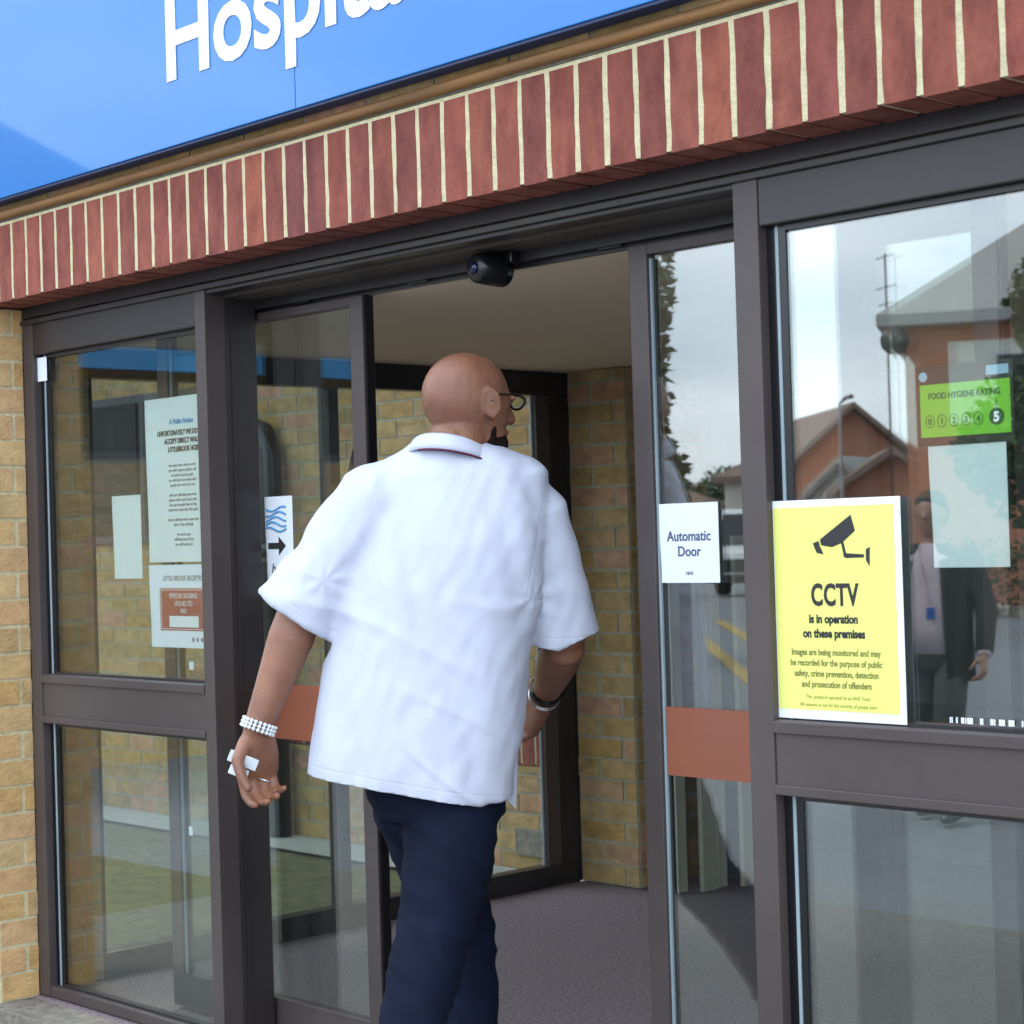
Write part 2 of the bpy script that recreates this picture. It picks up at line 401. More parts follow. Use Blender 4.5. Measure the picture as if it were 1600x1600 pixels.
# tan bead under the sign
bd = bmesh.new(); tube(bd, [(-5.4 + i * .33, -.006 + .0015 * math.sin(i * 2.1), zS1 + .018 + .0012 * math.sin(i * 1.7)) for i in range(20)], .0125, 12)
tag(obj('tan_bead', bd, M['wood_bead'], None, True), 'thin tan rod running along the wall just under the blue sign', 'bead')

# ------------------------------------------------------------------ blue sign
sy = -.05; sb = H + .958
sg = thing('hospital_sign', 'glossy blue sign board with large white lettering above the brick course', 'sign', (-3, sy, sb))
bm = bmesh.new(); box(bm, -5.45, -3.3875, sy, -.004, sb, H + 1.9, .002); box(bm, -3.3855, -1.32, sy, -.004, sb, H + 1.9, .002)
obj('board', bm, M['sign_blue'], sg)
bm = bmesh.new(); box(bm, -5.448, -1.33, sy + .004, -.006, sb - .006, sb - .0005); obj('bottom_rail', bm, M['sign_shade'], sg)  # strip in darkened blue, painting the shade under the board
bm = bmesh.new(); text_bm(bm, 'Hospital', 0, 0, 0, .272, 'LEFT', bold=.0058, depth=.001)
xs = [v.co.x for v in bm.verts]; x0 = min(xs)
for v in bm.verts:
    v.co.x = -3.888 + (v.co.x - x0) * 1.055; v.co.y += sy - .0015; v.co.z += H + 1.119
obj('lettering', bm, M['white_vinyl'], sg)

# ------------------------------------------------------------------ aluminium shopfront
fy = .12                                  # front face of the frames
zT = H + .655; zB = .045
def side_window(name, label, xa, xb, gaskx, posts):
    t = thing(name, label, 'window', ((xa + xb) / 2, fy, zB), 'fixed windows beside the sliding doors')
    for a, b in posts:
        obj('post', Bx(a, b, fy, fy + .06, zB, zT - .002, bev=.002), M['frame'], t)
    i0 = posts[0][1]; i1 = posts[-1][0] if len(posts) > 1 else xb
    obj('head_rail', Bx(i0, i1, fy + .002, fy + .058, H + .553, zT - .004, bev=.003), M['frame_shaded'], t)
    b = bmesh.new(); box(b, i0, i1, fy + .004, fy + .058, H - .483, H - .348, bev=.003)
    box(b, i0, i1, fy - .003, fy + .0035, H - .372, H - .350, bev=.002); box(b, i0, i1, fy - .003, fy + .0035, H - .484, H - .466, bev=.002)
    obj('transom', b, M['frame'], t)
    obj('bottom_rail', Bx(i0, i1, fy + .002, fy + .058, zB, zB + .030, bev=.003), M['frame'], t)
    for z0, z1, nm in ((H - .3475, H + .552, 'upper_pane'), (zB + .031, H - .484, 'lower_pane')):
        p = obj(nm, Bx(i0 + .001, i1 - .001, fy + .030, fy + .036, z0, z1), M['glass'], t)
        g = bmesh.new(); box(g, i0 + .021, i0 + .028, fy + .022, fy + .0295, z0, z1, .001)
        obj('gasket', g, M['rubber'], t)
        g = bmesh.new(); box(g, i0, i0 + .020, fy + .024, fy + .0295, z0, z1); box(g, i0 + .029, i0 + .044, fy + .024, fy + .0295, z0, z1)
        obj('rebate_shade_strip', g, M['black'], t)  # black strips beside the gasket, standing in for shadow in the rebate
        g = bmesh.new(); box(g, i0 + .045, i1, fy + .020, fy + .0295, z1 - .010, z1); box(g, i0 + .045, i1, fy + .020, fy + .0295, z0, z0 + .006)
        obj('glazing_strip', g, M['frame_dark'], t)
    return t
wl = side_window('fixed_window', 'brown framed window with notices, left of the doorway beside the yellow brick', -4.92, -4.01, 0,
                 [(-4.92, -4.865), (-4.055, -4.010)])
wr = side_window('fixed_window', 'brown framed window carrying the yellow camera warning sign, right of the doors', -2.29, -.9, 0,
                 [(-2.29, -2.232), (-.95, -.9)])
df = thing('door_frame', 'brown aluminium frame, coloured darker for shade, round the automatic sliding doors', 'door frame', (-3.15, fy, 0))
obj('jamb', Bx(-4.055, -4.0095, fy + .0605, .275, zB, zT - .002, bev=.002), M['frame_shaded'], df)
obj('jamb_strip', Bx(-4.009, -4.006, .195, .203, zB, zT - .06), M['frame_shaded'], df)
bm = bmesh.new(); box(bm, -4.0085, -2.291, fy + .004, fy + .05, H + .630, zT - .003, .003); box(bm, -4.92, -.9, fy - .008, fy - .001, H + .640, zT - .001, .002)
obj('head_trim', bm, M['frame_shaded'], df)
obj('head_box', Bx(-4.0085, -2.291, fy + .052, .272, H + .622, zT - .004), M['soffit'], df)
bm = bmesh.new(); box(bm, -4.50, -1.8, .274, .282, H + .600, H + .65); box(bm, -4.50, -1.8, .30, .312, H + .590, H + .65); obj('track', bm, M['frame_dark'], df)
bm = bmesh.new()
for x in (-3.87, -3.42, -2.80): box(bm, x, x + .07, .284, .298, H + .596, H + .628, .003)
obj('track_roller', bm, M['black'], df)
obj('threshold', Bx(-4.008, -2.292, fy - .02, .33, .039, .047, bev=.002), M['steel'], df)

def leaf(label, xa, xb, lead):
    t = thing('sliding_door', label, 'door', ((xa + xb) / 2, .285, .05), 'automatic sliding doors')
    y0, y1 = .286, .322; zt = H + .592; zb = .052; w = .050
    fb = bmesh.new()
    box(fb, xa, xa + w, y0, y1, zb, zt, .002); box(fb, xb - w, xb, y0, y1, zb, zt, .002)
    box(fb, xa + w, xb - w, y0 + .001, y1 - .001, zb, zb + .09, .002); box(fb, xa + w, xb - w, y0 + .001, y1 - .001, zt - .022, zt, .002)
    obj('frame', fb, M['frame'], t)
    obj('glass', Bx(xa + w, xb - w, y0 + .014, y0 + .020, zb + .09, zt - .022), M['glass'], t)
    obj('gasket', Bx(xa + w, xa + w + .006, y0 + .008, y0 + .0135, zb + .09, zt - .03), M['rubber'], t)
    obj('seal', Bx(xb + .0005, xb + .005, y0 + .006, y1 - .006, zb, zt), M['black'], t)
    obj('manifestation_band', Bx(xa + w + .0065, xb - w - .001, y0 + .0115, y0 + .0135, H - .497, H - .357), M['band'], t)
    return t
leaf('left sliding glass door behind the walking man, its leading edge at his shoulder', -4.49, -3.590, 1)
leaf('right sliding glass door with the small white paper notice, beside the brick pier', -2.712, -1.84, 0)

# sensor over the doors
sp = Vector((-3.07, .235, H + .585))
sn = thing('door_sensor', 'round black sensor hanging under the middle of the door head', 'sensor', sp)
bm = bmesh.new(); tube(bm, [sp + Vector((0, -.055, 0)), sp + Vector((0, -.045, 0)), sp + Vector((0, 0, 0)), sp + Vector((0, .03, 0))], [.024, .033, .037, .037], 28)
obj('housing', bm, M['black'], sn, True)
bm = bmesh.new(); tube(bm, [sp + Vector((0, -.060, 0)), sp + Vector((0, -.0555, 0))], [.010, .014], 20); obj('lens', bm, mat('blue_lens', (.006, .01, .05), .05), sn, True)
bm = bmesh.new(); box(bm, sp.x - .05, sp.x + .05, .245, .265, sp.z + .01, sp.z + .038, .004); obj('bracket', bm, M['black'], sn)

# ------------------------------------------------------------------ lobby
lob = thing('lobby_ceiling', 'plain beige ceiling board inside the doorway', 'ceiling', (-3, 2, H + .6))
obj('board', Bx(-5.0, 2.0, .325, 4.2, H + .592, H + .64), M['ceiling'], lob)
XS = -4.95
sc = thing('glazed_side_wall', 'dark framed glass wall of the lobby looking on to the courtyard', 'glass wall', (XS, 1.3, .04))
obj('top_rail', Bx(XS - .06, XS, .345, 2.33, H + .505, H + .590, bev=.003), M['frame_dark'], sc)
obj('bottom_rail', Bx(XS - .06, XS - .0005, .345, 2.33, -.005, .115, bev=.003), M['frame_dark'], sc)
for a, b in ((.345, .358), (1.235, 1.275), (2.235, 2.33)):
    obj('stile', Bx(XS - .06, XS + .002, a, b, .1155, H + .5045, bev=.003), M['frame_dark'], sc)
bm = bmesh.new(); box(bm, XS - .02, XS + .004, 2.168, 2.234, .1155, H + .504, .002); obj('bead_strip', bm, M['frame'], sc)
obj('gasket', Bx(XS - .018, XS - .012, 2.160, 2.1675, .12, H + .5), M['rubber'], sc)
for a, b in ((.3585, 1.2345), (1.2755, 2.16)):
    obj('pane', Bx(XS - .035, XS - .029, a, b, .1155, H + .5045), M['glass_side'], sc)
# a pane standing open, its stiles leaning
ow = thing('open_window', 'dark top hung window standing open in the glass side wall', 'window', (XS - .06, 1.5, H + .5))
for yy in (1.47, .98):
    bm = bmesh.new(); tube(bm, [(XS - .075, yy, H + .49), (XS - .30, yy - .03, H - .16)], .022, 4); obj('stile', bm, M['frame_dark'], ow)
bm = bmesh.new(); tube(bm, [(XS - .30, .93, H - .17), (XS - .30, 1.46, H - .17)], .016, 4); obj('rail', bm, M['frame_dark'], ow)

# pier at the end of the glass wall and the rooms beyond
obj('corner_fill', Bx(XS - .12, XS - .0045, 2.3305, 2.50, .041, H + .59), M['frame_dark'], sc)
pr = thing('brick_pier', 'yellow brick pier inside the lobby at the end of the glass wall', 'pier', (-4.75, 2.3, .04))
bricks('front_face', (-4.945, 2.335, 0), (1, 0, 0), (0, -1, 0), .285, .045, H + .588, parent=pr, depth=.1, seed=21)
bricks('side_face', (-4.658, 2.339, 0), (0, 1, 0), (1, 0, 0), .42, .045, H + .588, parent=pr, depth=.1, seed=22)
bw = thing('lobby_wall', 'dark plaster wall at the back of the lobby', 'wall', (-2, 4, 0))
bm = bmesh.new()
wx0, wx1, wz0, wz1 = -5.05, -3.85, H - .45, H + .50
box(bm, -4.66, wx0 if wx0 > -4.66 else -4.659, 4.0, 4.1, .04, H + .59)
def holed(bm, x0, x1, y0, y1, z0, z1, hx0, hx1, hz0, hz1):
    box(bm, x0, hx0, y0, y1, z0, z1); box(bm, hx1, x1, y0, y1, z0, z1)
    box(bm, hx0, hx1, y0, y1, z0, hz0); box(bm, hx0, hx1, y0, y1, hz1, z1)
bm.clear(); holed(bm, -4.66, 2.0, 3.4, 3.5, .04, H + .59, -3.42, -2.72, H - .02, H + .56)
obj('back', bm, M['inner_wall'], bw)
obj('end', Bx(1.9, 2.0, .4, 3.39, .04, H + .59), M['inner_wall'], bw)
obj('return', Bx(-4.66, -4.56, 2.755, 3.3995, .04, H + .59), M['inner_wall'], bw)
fr = bpy.data.materials.new('frosted_blind'); fr.use_nodes = True
b = fr.node_tree.nodes['Principled BSDF']; b.inputs['Base Color'].default_value = (.8, .82, .84, 1)
tl = fr.node_tree.nodes.new('ShaderNodeBsdfTranslucent'); tl.inputs[0].default_value = (.8, .83, .86, 1)
ms = fr.node_tree.nodes.new('ShaderNodeMixShader'); ms.inputs[0].default_value = .75
fr.node_tree.links.new(b.outputs[0], ms.inputs[1]); fr.node_tree.links.new(tl.outputs[0], ms.inputs[2])
fr.node_tree.links.new(ms.outputs[0], fr.node_tree.nodes['Material Output'].inputs[0])
bl = thing('roller_blind', 'pale roller blind lit from outside in the back wall of the lobby', 'blind', (-3, 3.4, H))
obj('fabric', Bx(-3.42, -2.72, 3.44, 3.442, H - .02, H + .56), fr, bl)
obj('bottom_bar', Bx(-3.41, -2.73, 3.436, 3.447, H - .018, H - .002), M['white_paint'], bl)
fp = thing('folding_screen', 'cream folding partition standing on the lobby floor behind the right door', 'partition', (-4.4, 2.5, .04))
for i, (y, w) in enumerate(((2.36, .05), (2.43, .075), (2.53, .045), (2.60, .10))):
    x = -4.50 + .035 * (i % 2) + .02 * i
    obj('panel', Bx(x - .02, x, y, y + w, .042, H - .02, bev=.003), M['cream'], fp)

# outside, beyond the glass wall
cw = thing('courtyard_wall', 'yellow brick wall across the grass courtyard with a band of upright red bricks', 'wall', (-8, 2.52, 0))
X0 = -13.0
bricks('lower_wall', (X0, 2.52, 0), (1, 0, 0), (0, -1, 0), 8.05, .0, H - .893, parent=cw, seed=31)
bricks('soldier_band', (X0, 2.52, 0), (1, 0, 0), (0, -1, 0), 8.05, H - .89, H - .70, 'red_brick', 'mortar_pale', cw, bh=.0665, j=.0114, soldier=True, seed=32)
bricks('upper_wall', (X0, 2.52, 0), (1, 0, 0), (0, -1, 0), 8.05, H - .697, H + 1.2, parent=cw, seed=33)
for a, b in ((-9.9, -8.9), (-8.55, -7.55)):
    w = obj('window', Bx(a, b, 2.495, 2.512, H + .02, H + .75, bev=.004), M['frame_dark'], cw)
    for k in range(2):
        obj('pane', Bx(a + .04 + k * .48, a + .46 + k * .48, 2.487, 2.4945, H + .06, H + .71), M['dull_pane'], w)
tag(obj('roof_eaves', Bx(X0, -5.02, 2.1, 2.515, H + 1.205, H + 1.40, bev=.01), M['frame_dark']), 'dark eaves along the top of the courtyard wall', 'eaves')
tag(obj('air_brick', Bx(-5.48, -5.27, 2.505, 2.5165, .06, .165, bev=.002), M['plinth']), 'grey air brick low in the courtyard wall', 'vent')
bm = bmesh.new()
tube(bm, [(-7.45, 2.44, H + .85), (-7.30, 2.44, H + .60), (-6.97, 2.44, H + .49), (-6.93, 2.44, H + .40), (-6.93, 2.44, .01)], .052, 16)
for z in (.5, 1.25): tube(bm, [(-6.93, 2.44, z), (-6.93, 2.44, z + .05)], .060, 16)
tag(obj('downpipe', bm, M['frame_dark'], None, True), 'dark downpipe with an elbow on the courtyard wall', 'downpipe')

# ------------------------------------------------------------------ notices
yi = fy + .0375   # inside face of the panes
yo = fy + .0285   # outside face
def paper(name, label, x0, x1, z0, z1, y, m, cat='notice', th=.0008, bend=.004):
    t = thing(name, label, cat, ((x0 + x1) / 2, y, z0))
    bm = bmesh.new(); nx = 6; nzv = 8
    g = {}
    for i in range(nx + 1):
        for k in range(nzv + 1):
            a = i / nx; c = k / nzv
            w = bend * ((1 - a) ** 3) * (.5 + .5 * math.sin(c * 5.0))
            g[i, k] = bm.verts.new((x0 + (x1 - x0) * a, y + w * 0, z0 + (z1 - z0) * c))
            g[i, k].co.x += bend * .6 * math.sin(c * 4 + 1) * (1 - a)
    f0 = [bm.faces.new((g[i, k], g[i + 1, k], g[i + 1, k + 1], g[i, k + 1])) for i in range(nx) for k in range(nzv)]
    r = bmesh.ops.extrude_face_region(bm, geom=f0)
    for v in r['geom']:
        if isinstance(v, bmesh.types.BMVert): v.co.y += th
    bmesh.ops.recalc_face_normals(bm, faces=bm.faces)
    obj('sheet', bm, m, t)
    return t

# CCTV warning sign: white board, yellow field, outside of the right-hand window
cx0, cx1, cz0, cz1 = -2.243, -1.952, H - .345, H + .050
cc = thing('camera_warning_sign', 'yellow security camera warning sign with white border on the right window', 'sign', (cx0, yo, cz0))
cy = fy + .019
obj('board', Bx(cx0, cx1, cy - .002, cy, cz0, cz1, bev=.0006), M['paper_white'], cc)
obj('yellow_field', Bx(cx0 + .013, cx1 - .013, cy - .0028, cy - .0021, cz0 + .017, cz1 - .013), M['yellow_vinyl'], cc)
ty = cy - .0030; cxm = (cx0 + cx1) / 2
bm = bmesh.new()
text_bm(bm, 'CCTV', cxm, H - .139, ty, .054, bold=.0018, xs=.70, spacing=1.08)
text_bm(bm, 'is in operation', cxm - .004, H - .171, ty, .0215, bold=.0009, xs=.86)
text_bm(bm, 'on these premises', cxm - .004, H - .197, ty, .0215, bold=.0009, xs=.86)
obj('lettering', bm, M['ink'], cc)
bm = bmesh.new()
for i, s in enumerate(('Images are being monitored and may', 'be recorded for the purpose of public', 'safety, crime prevention, detection', 'and prosecution of offenders')):
    text_bm(bm, s, cxm - .002, H - .229 - i * .0192, ty, .0164, bold=.0004, xs=.80)
obj('lettering', bm, mat('dark_olive_ink', (.22, .21, .05), .7), cc)
bm = bmesh.new()
text_bm(bm, 'This system is operated by an NHS Trust', cxm, H - .307, ty, .0098, xs=.86)
text_bm(bm, 'All cameras in use for the security of people here', cxm, H - .321, ty, .0098, xs=.86)
obj('lettering', bm, M['ink_olive'], cc)
# camera pictogram
def poly(bm, pts, y, th=.0004):
    f = bm.faces.new([bm.verts.new((p[0], y, p[1])) for p in pts])
    r = bmesh.ops.extrude_face_region(bm, geom=[f])
    for v in r['geom']:
        if isinstance(v, bmesh.types.BMVert): v.co.y -= th
def pic(px, py):               # pictogram corners, read off the sign's own face
    d = ray(px, py); t = (ty - CAM.y) / d.y; p = CAM + d * t; return (p.x, p.z)
bm = bmesh.new()
poly(bm, [pic(*p) for p in ((1281, 843), (1329, 804), (1336, 829), (1316, 848), (1300, 855), (1283, 852))], ty)
poly(bm, [pic(*p) for p in ((1270, 849), (1279, 845), (1281, 853), (1287, 866), (1276, 864))], ty)
poly(bm, [pic(*p) for p in ((1314, 848), (1318, 847), (1322, 864), (1318, 866))], ty)
poly(bm, [pic(*p) for p in ((1318, 864), (1350, 866), (1350, 871), (1322, 872), (1318, 870))], ty)
poly(bm, [pic(*p) for p in ((1353, 858), (1359, 854), (1359, 885), (1353, 875))], ty)
bmesh.ops.recalc_face_normals(bm, faces=bm.faces)
obj('camera_picture', bm, M['ink'], cc)

# green rating sticker
gs = thing('rating_sticker', 'bright green rating sticker with a row of numbers, top of the right window', 'sticker', (-1.81, yi, H + .13))
obj('backing', Bx(-1.925, -1.735, yi, yi + .0006, H + .133, H + .270), M['sticker_dark'], gs)
obj('green_label', Bx(-1.917, -1.740, yi - .0008, yi - .0001, H + .148, H + .238), M['green_vinyl'], gs)
bm = bmesh.new(); text_bm(bm, 'FOOD HYGIENE RATING', -1.829, H + .2130, yi - .0012, .0148, bold=.0003, xs=.86)
xx = [-1.898, -1.874, -1.850, -1.826, -1.802]
for i, x in enumerate(xx): text_bm(bm, str(i), x, H + .1695, yi - .0012, .0150, bold=.0003)
for x in xx:
    pts = [(x + .0088 * math.cos(k / 20 * 2 * math.pi), yi - .0012, H + .1750 + .0105 * math.sin(k / 20 * 2 * math.pi)) for k in range(21)]
    tube(bm, pts, .0006, 5, cap=False)
tube(bm, [(-1.7665, yi - .0010, H + .176), (-1.7665, yi - .0014, H + .176)], .0145, 24)
box(bm, -1.7672, -1.7658, yi - .0012, yi - .0009, H + .190, H + .205)
obj('numbers', bm, mat('dark_green_ink', (.03, .12, .02), .6), gs)
bm = bmesh.new(); text_bm(bm, '5', -1.7665, H + .1680, yi - .0020, .0220, bold=.0010, depth=.0003); obj('rating_number', bm, M['white_vinyl'], gs)
bm = bmesh.new(); tube(bm, [(-1.910, yi - .0006, H + .252), (-1.910, yi - .0002, H + .252)], .0085, 20)
obj('emblem', bm, M['ink_paleblue'], gs)
obj('logo_block', Bx(-1.785, -1.742, yi - .0006, yi - .0002, H + .246, H + .262), M['ink_paleblue'], gs)

t = paper('blank_sheet', 'blank pale sheet of paper under the green sticker on the right window', -1.903, -1.752, H - .075, H + .139, yi + .0012, M['paper'])
t = paper('blank_sheet', 'narrow blank sheet of paper on the left window, left of the notices', -4.528, -4.388, H - .082, H + .141, yi + .0012, M['paper'])
# left window notices
t = paper('long_notice', 'tall white notice of small print on the left window, above the red card', -4.352, -4.052, H - .040, H + .388, yi, M['paper'])
ly = yi - .0004
bm = bmesh.new(); text_bm(bm, 'A Polite Notice', -4.185, H + .318, ly, .019, bold=.0005, xs=.9, shear=.2)
obj('heading', bm, M['ink_blue'], t)
bm = bmesh.new(); text_bm(bm, 'NHS', -4.085, H + .357, ly, .012); obj('logo', bm, M['ink_blue'], t)
bm = bmesh.new()
for i, s in enumerate(('UNFORTUNATELY WE DO NOT', 'ACCEPT DIRECT WALK IN', 'LITTLEBROOK HOSPITAL')):
    text_bm(bm, s, -4.185 + .012 * i, H + .289 - .0215 * i, ly, .0185, bold=.0006, xs=.84, shear=.15)
obj('lettering', bm, M['ink'], t)
bm = bmesh.new(); rn = random.Random(4)
words = ('people', 'in need', 'please call', 'the ward', 'team who', 'will help', 'you with', 'support', 'and care', 'at any', 'time of day')
for i in range(17):
    if i in (5, 10, 13): continue
    s = ' '.join(rn.choice(words) for _ in range(3 if i < 12 else 2))
    text_bm(bm, s, -4.185, H + .207 - .0128 * i, ly, .0120, xs=.92)
obj('small_print', bm, M['ink_grey'], t)
t2 = paper('reception_notice', 'white notice with a red panel on the left window, under the long notice', -4.352, -4.052, H - .262, H - .047, yi, M['paper_white'])
bm = bmesh.new(); text_bm(bm, 'LITTLE BROOK RECEPTION', -4.190, H - .088, ly, .0185, bold=.0003, xs=.86)
obj('heading', bm, M['ink_grey'], t2)
obj('red_panel', Bx(-4.305, -4.085, ly - .0002, ly, H - .218, H - .108), M['red_ink'], t2)
bm = bmesh.new()
text_bm(bm, 'PERSON SIGNING', -4.195, H - .134, ly - .0005, .0190, xs=.86, depth=.0002); text_bm(bm, 'HOURS TO', -4.195, H - .154, ly - .0005, .0190, xs=.86, depth=.0002)
text_bm(bm, 'VISIT', -4.195, H - .173, ly - .0005, .0170, xs=.86, depth=.0002)
box(bm, -4.262, -4.128, ly - .0006, ly - .0003, H - .209, H - .180, .0001)
for a, b, c, d in ((-4.300, -4.090, H - .113, H - .1115), (-4.300, -4.090, H - .2145, H - .213), (-4.3005, -4.2985, H - .2145, H - .1115), (-4.0915, -4.0895, H - .2145, H - .1115)):
    box(bm, a, b, ly - .0005, ly - .0003, c, d)
obj('white_print', bm, M['white_vinyl'], t2)
bm = bmesh.new()
for i in range(5): tube(bm, [(-4.155 + .02 * i, ly - .0003, H - .240), (-4.155 + .02 * i, ly, H - .240)], .0062, 14)
obj('symbols', bm, M['ink_grey'], t2)
tag(obj('paper_tag', Bx(-4.870, -4.815, fy + .014, fy + .0149, H + .478, H + .545), M['paper_white']), 'small white tag at the top left corner of the left window', 'tag')
tag(obj('tape_scrap', Bx(-4.178, -4.158, yi, yi + .0005, H - .318, H - .297), M['paper_white']), 'tiny white scrap of tape near the bottom of the upper left pane', 'tape')
tag(obj('tape_scrap', Bx(-4.200, -4.184, yi, yi + .0005, H - .745, H - .722), M['paper_white']), 'tiny white scrap of tape on the lower left pane', 'tape')
# leaf notices
yl = .286 + .0125
t = paper('automatic_door_notice', 'small white paper reading Automatic Door on the right sliding door', -2.656, -2.498, H - .104, H + .057, yl - .004, M['paper_white'])
bm = bmesh.new(); text_bm(bm, 'Automatic', -2.577, H - .019, yl - .0046, .0290, bold=.0004, xs=.95)
text_bm(bm, 'Door', -2.577, H - .050, yl - .0046, .0290, bold=.0004, xs=.95)
text_bm(bm, 'NHS', -2.577, H - .088, yl - .0046, .0100)
obj('lettering', bm, mat('faded_navy_ink', (.08, .10, .20), .7), t)
t = paper('arrow_notice', 'white notice with blue lines and a black arrow on the left sliding door', -4.02, -3.905, H - .135, H + .12, yl - .002, M['paper_white'])
bm = bmesh.new()
for i in range(5):
    tube(bm, [(-4.015 + .012 * k, yl - .003, H + .088 - .013 * i - .006 * math.sin(k * .8 + i)) for k in range(8)], .0028, 5)
obj('blue_lines', bm, M['ink_blue'], t)
bm = bmesh.new()
poly(bm, [(-4.01, H + .002), (-3.965, H + .002), (-3.965, H + .018), (-3.935, H - .006), (-3.965, H - .030), (-3.965, H - .014), (-4.01, H - .014)], yl - .0026)
text_bm(bm, 'here', -3.965, H - .075, yl - .003, .036, shear=.2)
obj('arrow', bm, M['ink'], t)
# window lettering at the foot of the right upper pane
bm = bmesh.new(); rn = random.Random(2); x = -1.872
while x < -1.60:
    w = rn.choice((.002, .003, .006, .011)); box(bm, x, x + w, yo - .0008, yo - .0002, H - .338, H - .328); x += w + rn.choice((.0015, .002, .007, .014))
tag(obj('barcode_sticker', bm, M['white_vinyl']), 'row of small white marks along the foot of the right upper pane', 'sticker')

# ------------------------------------------------------------------ street behind the camera, seen in the reflections
def house(name, label, P, w, d, eave, ridge, kind, wm, rm, wins=(), turn=0, anchor=0, base=-.02):
    """P = ground point of the front face (anchor -1 left corner, 0 middle, 1 right corner as seen from the entrance)"""
    t = thing(name, label, 'house', (0, 0, 0))
    v = Vector((0, 2.9, 0)) - Vector((P.x, P.y, 0)); v.normalize()
    th = math.atan2(v.x, -v.y) + turn
    ux = Vector((math.cos(th), math.sin(th), 0)); uy = Vector((-math.sin(th), math.cos(th), 0))
    O = Vector((P.x, P.y, base)) - ux * (anchor * w / 2)
    MM = Matrix((ux, uy, Vector((0, 0, 1)))).transposed().to_4x4(); MM.translation = O
    t.matrix_basis = MM; t['_rot'] = 1
    def part(nm, bm, m, par=t):
        o = obj(nm, bm, m); o.parent = par; return o
    b = bmesh.new(); box(b, -w / 2, w / 2, 0, d, 0, eave)
    if kind == 'gable':            # gable end faces the street
        vs = [b.verts.new(p) for p in ((-w / 2, 0.0, eave), (w / 2, 0.0, eave), (0, 0.0, ridge), (-w / 2, d, eave), (w / 2, d, eave), (0, d, ridge))]
        b.faces.new((vs[0], vs[1], vs[2])); b.faces.new((vs[4], vs[3], vs[5]))
    part('wall', b, wm)
    b = bmesh.new(); o_ = .45; tk = .18
    if kind == 'gable':
        for s in (-1, 1):
            q = [(0, -o_, ridge + .02), (s * (w / 2 + o_), -o_, eave - .25), (s * (w / 2 + o_), d + o_, eave - .25), (0, d + o_, ridge + .02)]
            a = [b.verts.new(p) for p in q]; c = [b.verts.new((p[0], p[1], p[2] + tk)) for p in q]
            b.faces.new(a); b.faces.new(c[::-1])
            for i in range(4): b.faces.new((a[i], c[i], c[(i + 1) % 4], a[(i + 1) % 4]))
    else:
        rl = max(.3, w - d) / 2
        lo = [b.verts.new(p) for p in ((-w / 2 - o_, -o_, eave), (w / 2 + o_, -o_, eave), (w / 2 + o_, d + o_, eave), (-w / 2 - o_, d + o_, eave))]
        md = [b.verts.new((v.co.x, v.co.y, eave + .2)) for v in lo]
        tp = [b.verts.new((-rl, d / 2, ridge)), b.verts.new((rl, d / 2, ridge))]
        b.faces.new(lo[::-1])
        for i in range(4): b.faces.new((lo[i], lo[(i + 1) % 4], md[(i + 1) % 4], md[i]))
        b.faces.new((md[0], md[1], tp[1], tp[0])); b.faces.new((md[1], md[2], tp[1])); b.faces.new((md[2], md[3], tp[0], tp[1])); b.faces.new((md[3], md[0], tp[0]))
    bmesh.ops.recalc_face_normals(b, faces=b.faces)
    part('roof', b, rm)
    for (x0, x1, z0, z1, m) in wins:
        if m == 'panel':
            part('render_panel', Bx(x0, x1, -.03, -.002, z0, z1), M['render']); continue
        f = part('window', Bx(x0, x1, -.08, -.04, z0, z1), M['white_paint'])
        part('pane', Bx(x0 + .08, x1 - .08, -.10, -.082, z0 + .08, z1 - .08), M['dark_pane'], f)
    return t
Ph = mir(1422, 822, 34)
house('hipped_house', 'tall brick house with a grey hipped roof reflected in the right window', Ph, 9, 8, 5.05, 8.4, 'hip', M['far_brick'], M['roof_tile'],
      ((1.2, 3.75, 3.3, 4.75, 'panel'), (2.0, 3.0, 3.55, 4.55, 0), (1.0, 2.4, .9, 2.2, 0), (-2.6, -.8, 3.2, 4.6, 0)), turn=.06, anchor=1)
Pg = mir(1335, 822, 62)
house('gabled_house', 'brick house with a pointed gable reflected in the middle of the right window', Pg, 4.6, 9, 3.3, 5.35, 'gable', M['far_brick'], M['roof_brown'],
      ((-.6, .6, 2.0, 3.0, 0),), turn=-.25)
Pg2 = mir(1262, 822, 66)
house('brown_roofed_house', 'low house with a brown roof reflected at the left of the right window', Pg2, 6, 6, 3.2, 4.9, 'hip', M['render'], M['roof_brown'], ((1.3, 2.2, 1.2, 2.4, 0),), anchor=0)
Pg3 = mir(1320, 822, 50)
house('low_gabled_house', 'low brick gable with a grey roof in front of the pointed one, reflected', Pg3, 2.6, 4, 1.9, 3.2, 'gable', M['render'], M['roof_tile'], ((-.7, .1, .6, 1.7, 0),), turn=.3)
Pg4 = mir(1395, 822, 48)
house('small_brick_house', 'small brick house with one white window beside the tall house, reflected', Pg4, 2.4, 4, 2.5, 3.3, 'gable', M['far_brick'], M['roof_brown'], ((-.2, .5, 1.4, 2.1, 0),), turn=-.1)
house('distant_house', 'distant red roofed house reflected in the right sliding door', mir(1020, 833, 70), 5, 5, 2.2, 3.4, 'hip', M['far_brick'], M['roof_brown'], ((.8, 1.8, .8, 1.8, 0),))
